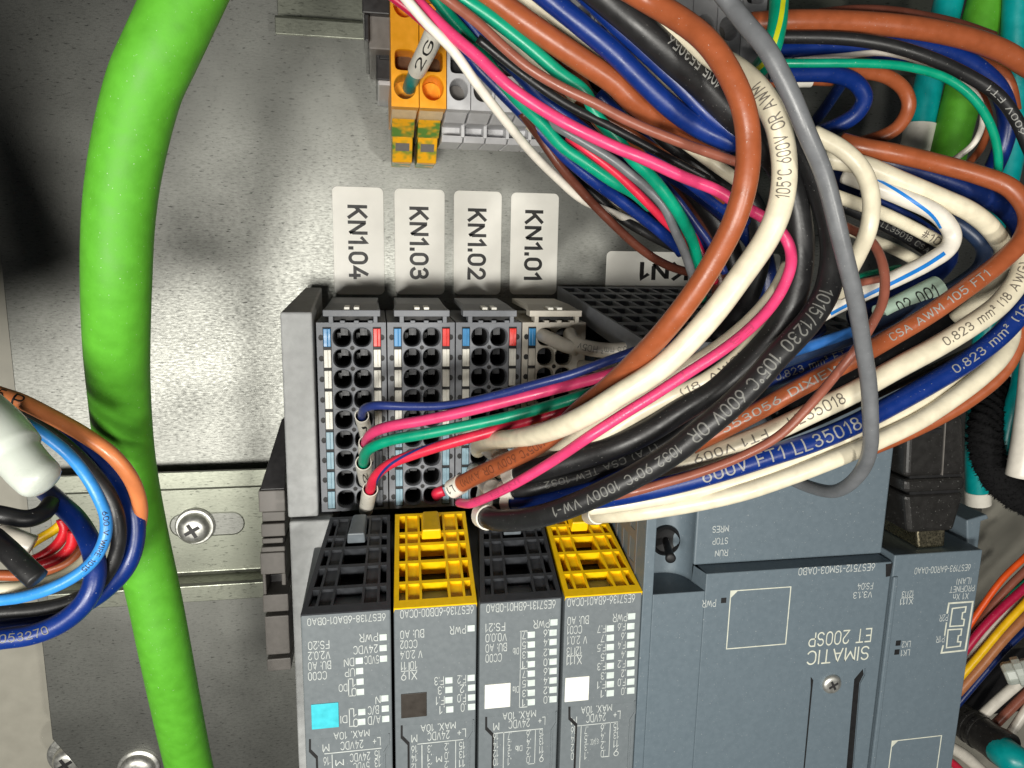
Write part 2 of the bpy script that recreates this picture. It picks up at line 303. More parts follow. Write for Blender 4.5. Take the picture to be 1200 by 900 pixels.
def tube(mb, line, r, n=16, caps=True, rfun=None):
    T = [nrm(line[min(i + 1, len(line) - 1)] - line[max(i - 1, 0)]) for i in range(len(line))]
    N = T[0].orthogonal().normalized(); base = len(mb.v)
    for i, p in enumerate(line):
        N = nrm(N - T[i] * N.dot(T[i])); B = T[i].cross(N); rr = rfun(i / (len(line) - 1)) if rfun else r
        for k in range(n):
            a = 2 * math.pi * k / n; mb.v.append(p + (N * math.cos(a) + B * math.sin(a)) * rr)
    for i in range(len(line) - 1):
        for k in range(n):
            j = (k + 1) % n; mb.f.append((base + i * n + k, base + i * n + j, base + (i + 1) * n + j, base + (i + 1) * n + k))
    if caps:
        mb.f.append(tuple(base + k for k in range(n))[::-1]); e = base + (len(line) - 1) * n; mb.f.append(tuple(e + k for k in range(n)))
    return mb
class Path:
    def __init__(s, line, r):
        s.l = line; s.r = r; s.s = [0]
        for a, b in zip(line, line[1:]): s.s.append(s.s[-1] + (b - a).length)
        s.q = [Q(p) for p in line]
    def near(s, uv):
        best = None
        for i in range(len(s.l) - 1):
            (ax, ay), (bx, by) = s.q[i], s.q[i + 1]; dx, dy = bx - ax, by - ay; d2 = dx * dx + dy * dy or 1
            t = max(0, min(1, ((uv[0] - ax) * dx + (uv[1] - ay) * dy) / d2)); d = (ax + t * dx - uv[0]) ** 2 + (ay + t * dy - uv[1]) ** 2
            if best is None or d < best[0]: best = (d, s.s[i] + t * (s.s[i + 1] - s.s[i]))
        return best[1]
    def at(s, x):
        x = max(0, min(s.s[-1] - 1e-5, x)); lo, hi = 0, len(s.s) - 1
        while hi - lo > 1:
            m = (lo + hi) // 2
            if s.s[m] <= x: lo = m
            else: hi = m
        t = (x - s.s[lo]) / max(1e-6, s.s[hi] - s.s[lo]); p = s.l[lo].lerp(s.l[hi], t)
        a = s.l[max(0, lo - 1)]; b = s.l[min(len(s.l) - 1, hi + 1)]; T = nrm(b - a); N = CAMP - p; N = nrm(N - T * N.dot(T))
        return p, T, N
    def wrap(s, x, y, up=0.):     # arclength x, across y (positive = left of travel seen from outside), lifted off the skin
        p, T, N = s.at(x); B = N.cross(T); a = y / s.r
        return p + (N * math.cos(a) + B * math.sin(a)) * (s.r + up)
def wire_text(mb, path, s, uv0, uv1, frac=.5, roll=0.):
    a = path.near(uv0); b = path.near(uv1); sg = 1 if b > a else -1; hh = path.r * 2 * frac
    vs, fs, _ = textgeo(s, True)
    mb.add([path.wrap(a + (b - a) * v.x, sg * (v.y - .5) * hh + roll * path.r, .003 + .0006 * v.z) for v in vs], fs)
HARN = 'control wires of the harness'
WIRES = []
def wire(label, col, wpx, pts, hs, texts=(), sleeves=(), stripe=None, group=HARN, name='wire', cat='wire', ext=True, n=16, tcol=None, radius=None, capround=False):
    uv = [tuple(float(x) for x in p.split(',')) for p in pts.split()]
    if isinstance(hs, (int, float)): hs = [hs, hs]
    k = len(uv)
    if len(hs) != k: 
        hh = []
        for i in range(k):
            t = i / (k - 1) * (len(hs) - 1); j = min(int(t), len(hs) - 2); f = t - j; f = f * f * (3 - 2 * f) if len(hs) > 2 else f; hh.append(hs[j] * (1 - f) + hs[j + 1] * f)
        hs = hh
    hs = list(hs)
    def out(p): return p[0] <= 3 or p[0] >= 1197 or p[1] <= 3 or p[1] >= 897
    if ext:
        if out(uv[0]):
            d = Vector(uv[0]) - Vector(uv[1]); d = d / d.length * 60; uv.insert(0, (uv[0][0] + d.x, uv[0][1] + d.y)); hs.insert(0, hs[0])
        if out(uv[-1]):
            d = Vector(uv[-1]) - Vector(uv[-2]); d = d / d.length * 60; uv.append((uv[-1][0] + d.x, uv[-1][1] + d.y)); hs.append(hs[-1])
    W = [P(a, b, h) for (a, b), h in zip(uv, hs)]
    if radius is None:
        ds = sorted(depth_of(p) for p in W); radius = wpx / 2 * ds[len(ds) // 2] / F
    line = spline(W); path = Path(line, radius)
    o = solo(name, tube(MB(), line, radius, n), M['w_' + col], label, cat, group, smooth=True)
    if texts:
        mb = MB()
        for t in texts: wire_text(mb, path, *t)
        part('printed_text', mb, M[tcol or 't_light'], o)
    if stripe:
      for (u0, u1, c, ang0, ang1, wd) in (stripe if isinstance(stripe, list) else [stripe]):
        mb = MB()
        a, b = path.near(u0), path.near(u1); n_ = 60
        for i in range(n_ + 1):
            x = a + (b - a) * i / n_; an = ang0 + (ang1 - ang0) * i / n_
            for q in range(5): mb.v.append(path.wrap(x, (an + wd * (q / 4 - .5)) * radius, .004))
        for i in range(n_):
            for q in range(4): mb.f.append((i * 5 + q, i * 5 + q + 1, i * 5 + q + 6, i * 5 + q + 5))
        part('stripe', mb, M['w_' + c], o, smooth=True)
    for sl in sleeves:    # (uv0, uv1, width factor, text)
        a, b = path.near(sl[0]), path.near(sl[1])
        if a > b: a, b = b, a
        ln = [path.at(a + (b - a) * i / 8)[0] for i in range(9)]
        mb = tube(MB(), ln, radius * sl[2], 20, False); q = len(mb.v); tube(mb, ln, radius * (sl[2] - .16), 20, False)
        mb.f[-160:] = [f[::-1] for f in mb.f[-160:]]
        for i in range(20):
            j = (i + 1) % 20; mb.f.append((i, j, q + j, q + i)[::-1]); e = q - 20; mb.f.append((e + i, e + j, q + e + j, q + e + i))
        so = part('marker_sleeve', mb, M['sleeve'], o, smooth=True, angle=50)
        if len(sl) > 3 and sl[3]:
            p2 = Path(ln, radius * sl[2]); mt = MB(); L = p2.s[-1]
            hh = radius * sl[2] * sl[5] if len(sl) > 5 else radius * sl[2]
            vs, fs, _ = textgeo(sl[3], True); sg = sl[4] if len(sl) > 4 else 1
            x0, x1 = (.2 * L, .8 * L) if sg > 0 else (.8 * L, .2 * L)
            mt.add([p2.wrap(x0 + (x1 - x0) * v.x, sg * (v.y - .5) * hh, .004) for v in vs], fs)
            part('printed_text', mt, M['ink'], so)
    WIRES.append(o)
    return o
#%%SETTING
# ---------------------------------------------------------------- setting: plate, cabinet wall, rails
def XY(u, v, h=0): p = P(u, v, h); return (p.x, p.y)
e0 = XY(62, 866); e1 = XY(92, 900)
k = (e1[1] - e0[1]) / (e1[0] - e0[0])
ex = (e0[0] + XY(48, 750)[0]) / 2
rx = XY(1128, 760)[0]
plate = [(ex, 16), (ex, e0[1]), (ex + 2.2, e0[1] + 2.2 * k), (rx, e0[1] + 2.2 * k), (rx, 16)]
tagp(part('mounting_plate', MB().prism(plate, -.25, 0), M['plate'], None, .02), kind='structure')
tagp(part('cabinet_wall', MB().box(-40, 45, -35, 35, -2.2, -2), M['beige']), kind='structure')

def din_rail(label, yT, yB, hl, x0, x1, lip):
    t = thing('din_rail', label, 'mounting rail', (x0, yB, 0), 'metal mounting rails')
    z0 = .02; z1 = .12; r = .06
    prof = [(yT, hl - .1), (yT, hl), (yT - lip, hl), (yT - lip - r, hl - r), (yT - lip - r, z1 + r), (yT - lip - 2 * r, z1), (yB + lip + 2 * r, z1), (yB + lip + r, z1 + r), (yB + lip + r, hl - r), (yB + lip, hl), (yB, hl), (yB, hl - .1),
            (yB + lip - .02, hl - .1), (yB + lip - .02, z0), (yT - lip + .02, z0), (yT - lip + .02, hl - .1)]
    part('rail_profile', MB().xprism(prof, x0, x1), M['rail'], t, .015)
    return t
yT = P(250, 552, .75).y; yB = P(250, 704, .75).y
rail = din_rail('pale zinc mounting rail with a slotted screw hole, left of the module row', yT, yB, .75, XY(70, 690)[0], P(1030, 640, 0).x, .44)
# slot and screw on the lower rail
c = P(232, 615, .12)
def slot_poly(xa, xb, r, y, n=10):
    return [(xb + r * math.cos(a), y + r * math.sin(a)) for a in [-math.pi / 2 + math.pi * i / n for i in range(n + 1)]] + [(xa + r * math.cos(a), y + r * math.sin(a)) for a in [math.pi / 2 + math.pi * i / n for i in range(n + 1)]]
xa = P(214, 615, .12).x; xb = P(272, 615, .12).x
part('slot', MB().prism(slot_poly(xa, xb, .3, c.y), .06, .124), M['plate'], rail)
ring = MB(); outer = slot_poly(xa, xb, .33, c.y); inner = slot_poly(xa, xb, .3, c.y); n = len(outer)
ring.add([(x, y, .122) for x, y in outer] + [(x, y, .135) for x, y in inner] + [(x, y, .1) for x, y in inner], [(i, (i + 1) % n, n + (i + 1) % n, n + i) for i in range(n)] + [(n + i, n + (i + 1) % n, 2 * n + (i + 1) % n, 2 * n + i) for i in range(n)])
part('slot_rim', ring, M['rail'], rail)
def screw(label, p, rw, rh, head, washer=True, group='steel screws in the plate'):
    t = thing('screw', label, 'screw', p, group)
    if washer: part('washer', MB().lathe([(rw * .55, 0), (rw, 0), (rw, .07), (rw * .93, .1), (rw * .5, .1)], p), M['steel'], t, smooth=True, angle=40)
    z = .1 if washer else 0
    prof = [(rh, z), (rh, z + head * .35), (rh * .92, z + head * .7), (rh * .7, z + head * .95), (rh * .45, z + head), (.0001, z + head)]
    part('screw_head', MB().lathe(prof, p), M['steel'], t, smooth=True, angle=40)
    zz = z + head + .003; m = MB()
    for a in (.5, .5 + math.pi / 2):
        dx, dy = math.cos(a), math.sin(a); L = rh * .52; q = rh * .12
        P4 = [(p[0] + dx * L * s1 - dy * q * s2, p[1] + dy * L * s1 + dx * q * s2) for s1, s2 in ((-1, -1), (1, -1), (1, 1), (-1, 1))]
        m.prism(P4, p[2] + zz - .05, p[2] + zz + (.002 if a < 1 else 0))
    part('cross_recess', m, M['clampdark'], t)
    return t
p = P(229, 616, .14); screw('cross head screw with washer in the slot of the zinc rail', p, .5, .4, .3)
p = P(163, 899, 0); screw('large cross head bolt at the bottom edge beside the green cable', p, .56, .47, .22)
p = P(74, 900, 0); p.z = -.6; screw('bolt by the cut corner of the plate, lower left', p, .62, .4, .4)

# upper rail with terminal blocks
yB2 = P(380, 43, .75).y
rail2 = din_rail('mounting rail at the top edge carrying the orange and grey terminal blocks', yB2 + 3.4, yB2, .75, P(322, 25, .75).x, P(1130, 20, .75).x, .36)
# ---------------------------------------------------------------- labels
def sticker(text, uL, uR, vT, vB, label, vert=True):
    x0, x1 = P(uL, vT, 0).x, P(uR, vT, 0).x; y1, y0 = P(uL, vT, 0).y, P((uL + uR) / 2, vB, 0).y
    r = .14; n = 6; poly = []
    for cx, cy, a0 in ((x1 - r, y1 - r, 0), (x0 + r, y1 - r, 90), (x0 + r, y0 + r, 180), (x1 - r, y0 + r, 270)):
        poly += [(cx + r * math.cos(math.radians(a0 + 90 * i / n)), cy + r * math.sin(math.radians(a0 + 90 * i / n))) for i in range(n + 1)]
    t = thing('label_sticker', label, 'label', (x0, y0, 0), 'white identification stickers')
    part('sticker_film', MB().prism(poly, .003, .03), M['label'], t, .006)
    m = MB()
    if vert: put(m, text, Vector(((x0 + x1) / 2 - .25 + .02, y1 - (y1 - y0) * .165, .034)), Vector((0, -1, 0)), Vector((1, 0, 0)), (y1 - y0) * .69, .42, 2)
    else: put(m, text, Vector((P(806, 321, 0).x, P(780, 309, 0).y, .034)), Vector((-1, 0, 0)), Vector((0, -1, 0)), P(806, 321, 0).x - P(749, 321, 0).x, .42, 2)
    part('printed_text', m, M['ink'], t)
for tx, a, b, wh in (('KN1.04', 389, 449, 'leftmost of the four upright ones'), ('KN1.03', 462, 521, 'second from the left of the upright ones'), ('KN1.02', 532, 588, 'third from the left of the upright ones'), ('KN1.01', 599, 655, 'rightmost of the four upright ones')):
    sticker(tx, a, b, 218 + (a - 389) * .035, 345, 'white sticker printed %s, %s' % (tx, wh))
sticker('KN1', 711, 915, 294, 347, 'white sticker printed KN1 upside down, partly behind wires', False)
#%%UNITS
# ---------------------------------------------------------------- terminal base units
TH = 3.3; UP = 1.54; UX0 = P(371, 400, TH).x; UT = P(412, 378, TH).y; UB = P(420, 598, TH).y
row0 = P(412, 395.5, TH).y; row8 = P(418, 584, TH).y; RP = (row0 - row8) / 8
uw = UP - .03
_cache = {}
def unit(i, label, body, kinds):
    ox = UX0 + i * UP; t = thing('terminal_unit', label, 'terminal block', (ox, UB, 0), 'terminal bases in a row')
    def sh(name, key, mk, m, at, bevel=0., smooth=False, parent=t):
        k = (name, key, m.name)
        if k not in _cache: _cache[k] = mesh(name, mk(), m, None, smooth)
        loc = Vector(at) - (OFF[parent] if parent is t else Vector((0, 0, 0)))
        return part(name, None, m, parent, bevel, smooth, _cache[k], loc)
    def face():
        mb = MB(); z = 0; a, b, c_ = .222 * uw, .508 * uw, .794 * uw; yt = UT - UB; ys = [row0 - UB + RP / 2 - k * RP for k in range(10)]
        for k in range(9):
            y1, y0 = ys[k], ys[k + 1]
            mb.holecell(a, b, y0, y1, z, (a + b) / 2, (y0 + y1) / 2, .196, .205, 2.4, .15, rim=.03); mb.holecell(b, c_, y0, y1, z, (b + c_) / 2, (y0 + y1) / 2, .196, .205, 2.4, .15, rim=.03)
        mb.add([(0, ys[9], z), (a, ys[9], z), (a, ys[0], z), (0, ys[0], z)], [(0, 1, 2, 3)]); mb.add([(c_, ys[9], z), (uw, ys[9], z), (uw, ys[0], z), (c_, ys[0], z)], [(0, 1, 2, 3)])
        mb.add([(0, 0, z), (uw, 0, z), (uw, ys[9], z), (0, ys[9], z)], [(0, 1, 2, 3)]); mb.add([(0, ys[0], z), (uw, ys[0], z), (uw, yt, z), (0, yt, z)], [(0, 1, 2, 3)])
        # sides
        for x, fl in ((0, 1), (uw, 0)):
            f = (0, 1, 2, 3) if fl else (3, 2, 1, 0); mb.add([(x, 0, z), (x, yt, z), (x, yt, -3.2), (x, 0, -3.2)], [f])
        mb.add([(0, yt, z), (uw, yt, z), (uw, yt, -3.2), (0, yt, -3.2)], [(0, 1, 2, 3)]); mb.add([(0, 0, z), (uw, 0, z), (uw, 0, -3.2), (0, 0, -3.2)], [(3, 2, 1, 0)])
        return mb
    sh('housing', 'f', face, body, (ox, UB, TH))
    def sock():
        mb = MB(); n = 24; hp = []
        for q in range(n):
            a = 2 * math.pi * q / n; ca, sa = math.cos(a), math.sin(a); r = (abs(ca) ** 2.4 + abs(sa) ** 2.4) ** (-1 / 2.4); hp.append((.184 * r * ca, .192 * r * sa))
        mb.add([(x, y, -.1) for x, y in hp] + [(x * .92, y * .92, -1.1) for x, y in hp], [(q, (q + 1) % n, n + (q + 1) % n, n + q) for q in range(n)] + [tuple(range(n, 2 * n))])
        return mb
    def btn(): return MB().box(-.078, .078, -.2, .2, -.1, .05).box(.0, .02, -.19, .19, .04, .066)
    def slot(): return MB().prism([(.058 * math.cos(a), .068 * math.sin(a)) for a in [math.pi / 4 * q for q in range(8)]], -.1, .006)
    def dot(): return MB().lathe([(.052, -.05), (.05, .004), (.0001, .004)], (0, 0, 0), 14)
    for k in range(9):
        y = row0 - k * RP
        for fx in (.365, .651): sh('terminal_socket', 's', sock, M['dark'], (ox + fx * uw, y, TH))
        if k < 8: sh('test_hole', 'd', dot, M['dark'], (ox + .508 * uw, y - RP / 2, TH))
        lc = M['btnblue'] if k == 0 else M['btnwhite'] if k < 5 else M['btnice']; rc = M['btnred'] if k == 0 else M['btnwhite'] if k < 5 else (M['btngrey'] if i == 0 else M['btnice'])
        if kinds == 'pale': rc = None; lc = M['btnblue'] if k == 0 else M['beigeplastic']
        sh('release_button', 'b', btn, lc, (ox + .15 * uw, y, TH), .012)
        if rc: sh('release_button', 'b', btn, rc, (ox + .868 * uw, y, TH), .012)
        sh('button_notch', 'n', slot, M['dark'], (ox + .062 * uw, y, TH))
        if rc: sh('button_notch', 'n', slot, M['dark'], (ox + .94 * uw, y, TH))
    def contact(): return MB().box(-.05, .11, -.01, .16, -.95, -.5).box(-.14, -.06, -.12, .02, -.95, -.7)
    for k in range(9):
        for fx in (.365, .651): sh('contact_spring', 'cs', contact, M['lever'], (ox + fx * uw, row0 - k * RP, TH))
    well = lambda: MB().box(-.092, .092, row8 - row0 - .235, .235, -.15, .006)
    sh('button_well', 'w', well, M['dark'], (ox + .15 * uw, row0, TH))
    if kinds != 'pale': sh('button_well', 'w', well, M['dark'], (ox + .868 * uw, row0, TH))
    # top clip
    def clip():
        mb = MB(); g = .09
        mb.box(.1 * uw, .92 * uw, .14, .28, -.35, .06)          # bar
        mb.box(.18 * uw, .245 * uw, -.01, .16, -.35, .045); mb.box(.82 * uw, .88 * uw, -.01, .16, -.35, .045)
        mb.hexa([(.14 * uw, .25, -2.6), (.9 * uw, .25, -2.6), (.9 * uw, .37, -2.6), (.14 * uw, .37, -2.6)], [(.1 * uw, .25, .02), (.92 * uw, .25, .02), (.86 * uw, .36, -.8), (.16 * uw, .36, -.8)])
        for q in range(3): mb.box(.34 * uw + q * .2 * uw, .41 * uw + q * .2 * uw, -.02, .05, -.2, .03)
        return mb
    sh('top_clip', 'c', clip, body, (ox, UT, TH), .012)
    sh('clip_slot', 'k', lambda: MB().box(.25 * uw, .81 * uw, .04, .135, -.4, -.12), M['dark'], (ox, UT, TH))
    def nub(): return MB().box(-.09, .09, .3, .42, -.3, .06)
    for q in (.44, .58): sh('clip_nub', 'u', lambda: MB().box(-.06, .06, .27, .345, -.5, -.01), M['btnwhite'], (ox + q * uw, UT, TH), .012)
    return t
unit(0, 'grey terminal unit below the KN1.04 sticker, leftmost of the row', M['base'], 'grey')
unit(1, 'grey terminal unit, second from the left, below the KN1.03 sticker', M['base'], 'grey')
unit(2, 'grey terminal unit, third from the left, beside the pale beige one', M['base'], 'grey')
unit(3, 'pale beige terminal base below the KN1.01 sticker', M['beigeplastic'], 'pale')
# end cover left of the row
t = thing('end_cover', 'rough grey plastic end cover beside the leftmost terminal base', 'end cover', (UX0 - .8, UB, 0))
hC = 3.55
a, b = P(328, 366, hC), P(365, 366, hC); c_, d = P(385, 600, hC), P(337, 607, hC)
xl = (a.x + d.x) / 2; xr = UX0 - .06
part('upper_shell', MB().hexa([(xl + .25, d.y, .3), (xr, d.y, .3), (xr, a.y + .35, .3), (xl + .25, a.y + .35, .3)], [(xl, d.y, hC), (xr, d.y, hC), (xr, a.y, hC), (xl, a.y, hC)]), M['cover'], t, .05, segs=3)
xl2 = (P(338, 640, hC).x + P(353, 895, hC).x) / 2
part('lower_shell', MB().box(xl2, xr + .3, -13.5, d.y - .06, .3, hC + .1), M['cover'], t, .05, segs=3)
# rail clamp on its left
t = thing('rail_clamp', 'ribbed dark plastic end clamp gripping the rail left of the modules', 'end clamp', P(320, 640, 0))
def pb(uL, uR, vT, vB, h, lo=.1):
    m = (vT + vB) / 2; um = (uL + uR) / 2
    return MB().box(P(uL, m, h).x, P(uR, m, h).x, P(um, vB, h).y, P(um, vT, h).y, lo, h)
hk = 2.3
y0, y1 = P(320, 574, hk).y, P(322, 490, 1.2).y; x0, x1 = P(304, 574, hk).x, P(334, 574, hk).x
part('hook', MB().hexa([(x0 + .1, y0, .8), (x1, y0, .8), (x1, y1, .8), (x0 + .5, y1, .8)], [(x0, y0, hk), (x1, y0, hk), (x1, y1, 1.3), (x0 + .45, y1, 1.3)]), M['clampdark'], t, .03)
for nm, uL, uR, vT, vB, h, m in (('clamp_block', 303, 334, 575, 600, 2.35, 'clamp'), ('clamp_rib', 307, 334, 600, 611, 2.2, 'clamp'), ('clamp_rib', 306, 334, 614, 629, 2.3, 'clamp'), ('clamp_slot', 309, 334, 629, 646, 2.0, 'clampdark'), ('clamp_rib', 307, 332, 631, 637, 2.3, 'clamp'),
                            ('clamp_rib', 306, 334, 641, 647, 2.32, 'clamp'), ('clamp_block', 305, 334, 648, 673, 2.4, 'clamp'), ('clamp_slot', 309, 338, 673, 697, 1.6, 'clampdark'), ('clamp_rib', 308, 312, 673, 697, 2.3, 'clamp'), ('clamp_rib', 330, 335, 672, 686, 2.3, 'clamp'),
                            ('clamp_block', 308, 338, 697, 717, 2.35, 'clamp'), ('clamp_slot', 312, 338, 717, 723, 1.9, 'clampdark'), ('clamp_block', 311, 339, 722, 767, 2.3, 'clamp'), ('clamp_slot', 314, 338, 767, 772, 1.8, 'clampdark'), ('clamp_rib', 313, 341, 772, 786, 2.1, 'clamp')):
    part(nm, pb(uL, uR, vT, vB, h), M[m], t, .025)

# ---------------------------------------------------------------- input/output modules
MH = 6.8
def pocket_plate(TL, TR, BR, BL, us, vs, depth, back):
    mb = MB(); dk = MB(); Nn = nrm((TR - TL).cross(TL - BL))
    def pt(u, v, d=0): return TL.lerp(TR, u).lerp(BL.lerp(BR, u), v) - Nn * d
    for i in range(len(us) - 1):
        for j in range(len(vs) - 1):
            q = [(us[i], vs[j]), (us[i], vs[j + 1]), (us[i + 1], vs[j + 1]), (us[i + 1], vs[j])]; dd = depth(i, j)
            if not dd: mb.add([pt(*x) for x in q], [(0, 1, 2, 3)])
            else:
                mb.add([pt(*x) for x in q] + [pt(*x, dd) for x in q], [(k, 4 + k, 4 + (k + 1) % 4, (k + 1) % 4) for k in range(4)])
                (dk if dd > .2 else mb).add([pt(*x, dd) for x in q], [(0, 1, 2, 3)])
    # skirt
    e = [TL, BL, BR, TR]; mb.add(e + [x - Nn * back for x in e], [((k + 1) % 4, k, 4 + k, 4 + (k + 1) % 4)[::-1] for k in range(4)])
    return mb, dk, pt, Nn
LUS = [0, .06, .14, .17, .31, .34, .66, .69, .84, .87, .95, 1]; LVS = [0, .03, .22, .25, .35, .38, .54, .57, .75, .78, .93, 1]
def ldepth(i, j):
    if i % 2 == 0 or j % 2 == 0: return 0
    return {1: .35, 3: .07, 5: .32, 7: .07, 9: .35}[i]
yM = P(510, 710, MH).y
def io_module(label, uT, uB, lever, tab, uprint, code, extra):
    x0, x1 = P(uB[0], 800, MH).x, P(uB[1], 800, MH).x
    t = thing('io_module', label, 'module', ((x0 + x1) / 2, yM, 3), 'slim plug-in modules in a row')
    body = MB().box(x0, x1, -13.6, yM, 2.2, MH); part('body', body, M['module'], t, .03)
    hT = 4.2
    TL, TR = P(uT[0], uT[2], hT), P(uT[1], uT[2], hT); TL.y = TR.y = P(460, 603, hT).y
    BL, BR = Vector((x0, yM + .01, MH + .01)), Vector((x1, yM + .01, MH + .01))
    mb, dk, pt, Nn = pocket_plate(TL, TR, BR, BL, LUS, LVS, ldepth, 1.0)
    g = part('grid_cover', mb, lever, t); part('grid_recess', dk, M['dark'], t)
    kb = MB(); lo = [pt(.36, .30, .05), pt(.63, .30, .05), pt(.63, .0, .05), pt(.36, .0, .05)]; hi = [pt(.37, .30, -.22), pt(.62, .30, -.22), pt(.6, .02, -.1), pt(.4, .02, -.1)]
    kb.hexa(lo, hi); part('release_tab', kb, tab, t, .03)
    # printing
    m = MB()
    for s in uprint: txt(m, s[0], s[1], s[2], s[3], s[4] if len(s) > 4 else 9, MH + .003)
    for ln in extra.get('lines', ()): rect_px(m, *ln, MH, .003)
    part('printed_text', m, M['print'], t)
    for (u, v) in extra['leds']:
        q = MB(); rect_px(q, u - 4.2, u + 4.2, v - 3.6, v + 3.6, MH, .012); part('indicator_window', q, M['led'], t)
    q = MB(); rect_px(q, *code[0], MH, .02); part('colour_code_tile', q, code[1], t, .008)
    # label strip below with stepped outline
    vS = extra['strip']; L = uB[0] + 12; Rr = uB[1] - 8
    pl = [XY(L - 4, vS, MH), XY(Rr + 4, vS - 5, MH), XY(Rr + 4, vS + 7, MH), XY(Rr - 1, vS + 15, MH)]
    y2 = -13.5; pl += [(pl[-1][0], y2)]; lx = XY(L + 4, vS + 22, MH)[0]; pl += [(lx, y2), (lx, XY(L + 4, vS + 22, MH)[1]), XY(L - 4, vS + 14, MH)]
    part('label_strip', MB().prism(pl, MH - .02, MH + .001 + .0005), M['module'], t, 0)
    gl = [XY(L - 5, vS, MH), XY(L - 2.5, vS, MH), XY(L - 2.5, vS + 12, MH), XY(L + 5.5, vS + 20, MH), (lx + .02, y2), (lx - .03, y2), XY(L + 3, vS + 23, MH), XY(L - 5, vS + 15, MH)]
    part('strip_groove', MB().prism(gl, MH - .05, MH + .004), M['dark'], t)
    gr = [XY(Rr + 4, vS - 7, MH), XY(Rr + 5.5, vS - 7, MH), XY(Rr + 5.5, vS + 7, MH), XY(Rr + .5, vS + 16, MH), (pl[4][0] + .03, y2), (pl[4][0], y2), XY(Rr - 1.5, vS + 15, MH), XY(Rr + 4, vS + 6, MH)]
    part('strip_edge', MB().prism(gr, MH - .02, MH + .02), M['module'], t)
    return t
def tab4(x16, xa, xb, x15, v0, a, b, c_, d_, dv=10.5, hp=8):
    o = []
    for i, (p, q, r, s) in enumerate(zip(a, b, c_, d_)):
        v = v0 + i * dv
        for st, (uL, uR), off in ((p, x16, 2), (q, xa, 1.5), (r, xb, -1), (s, x15, -2.5)):
            if st: o.append((st, uL, uR, v + off, hp))
    return o
m1 = [('6ES7138-6BA01-0BA0', 360, 452, 726, 8), ('PWR', 421, 443, 747), ('24VDC', 414, 443, 761), ('5VDC', 427, 444, 773), ('DN', 403, 415, 776), ('UP', 404, 416, 788), ('1', 413, 417, 800), ('0', 412, 418, 811), ('DO', 397, 407, 806, 8), ('N', 440, 446, 820), ('B/C', 431, 444, 832), ('A/D', 431, 446, 844), ('1', 414, 418, 835), ('0', 414, 420, 847), ('DI', 399, 407, 843, 8),
      ('FS:20', 361, 386, 756), ('V2.0.2', 361, 387, 768), ('BU: A0', 361, 388, 780), ('CC00', 361, 383, 792), ('MAX. 10A', 391, 433, 861, 8), ('24VDC', 399, 426, 873), ('L+', 437, 446, 869), ('M', 378, 386, 877), ('16', 379, 386, 892), ('24VDC', 410, 434, 887), ('5VDC', 414, 433, 898), ('15', 439, 446, 884), ('13', 439, 446, 894), ('M', 393, 403, 894, 7)]
io_module('slim grey module with black grid top and turquoise square', (387, 457, 604), (355, 459), M['lever'], M['levergrey'], m1, ((365, 397, 824, 853), M['turq']),
          dict(leds=[(449, 746.5), (449, 759), (449.5, 771.5), (421, 774), (421.5, 786), (422, 798.5), (422.5, 810.5), (451, 818), (451.5, 830), (452, 842), (424, 834), (424, 845.5)], strip=866,
               lines=[(408, 409, 795, 816), (408, 413, 795, 796), (408, 414, 815, 816), (409, 410, 830, 851), (409, 414, 830, 831), (409, 416, 850.5, 851.5), (380, 447, 879.5, 880.5), (389, 390, 884, 910)]))
m2 = [('6ES7136-6DB00-0CA0', 469, 555, 717, 9), ('PWR', 527, 546, 738), ('BU: A0', 469, 497, 743), ('CC02', 469, 489, 755), ('V 2.0.4', 469, 495, 767), ('10 11', 470, 489, 780), ('X 9', 470, 489, 792), ('F.2', 536, 546, 796), ('.2', 539, 546, 807), ('F.0', 536, 546, 818), ('.0', 540, 546, 829), ('F.3', 509, 520, 798), ('.3', 513, 520, 809), ('F.1', 511, 521, 821), ('.1', 515, 521, 832),
      ('MAX. 10A', 493, 534, 852, 8), ('24VDC', 501, 527, 862), ('L+', 536, 546, 859), ('M', 482, 489, 866)] + tab4((482, 489), (501, 506), (521, 526), (538, 545), 876, ['16', '14', '12'], ['.3', '.1', '.3'], ['.2', '.0', '.2'], ['15', '13', '11']) + [('M', 511, 518, 890, 7)]
io_module('slim grey module with yellow grid top and black square', (463, 545, 600), (462.5, 558), M['yellow'], M['yellow'], m2, ((470, 500, 812, 840), M['codeblack']),
          dict(leds=[(552, 736), (552, 794), (552.5, 805.5), (552.5, 817), (552.5, 828), (526, 797), (526, 808), (526, 820), (527, 831)], strip=850,
               lines=[(470, 489, 785.6, 786.4), (479, 480, 776, 796), (489, 543, 868.8, 869.7), (494, 495, 873, 910), (533.5, 534.3, 868, 910)]))
ys = [741, 752, 763.5, 775, 786, 797, 808, 819]; ys2 = [743.5, 755, 766.5, 778, 789, 800, 811.5, 822.5]
m3 = [('6ES7131-6BH01-0BA0', 570, 651, 710.5, 9), ('PWR', 625, 644, 731), ('FS:21', 569, 592, 735), ('V0.0.0', 569, 594, 747), ('BU: A0', 569, 594, 759), ('CC00', 569, 588, 771), ('DIb', 601, 608, 763, 7), ('DIa', 601, 608, 808, 7), ('MAX. 10A', 589, 628, 838, 8), ('24VDC', 596, 621, 848), ('L+', 631, 639, 845), ('M', 578, 585, 852)]
m3 += [(s, 637, 643, y + 1, 8) for s, y in zip(['.6', '.4', '.2', '.0'] * 2, ys)] + [(s, 612, 618, y + 1, 8) for s, y in zip(['.7', '.5', '.3', '.1'] * 2, ys2)]
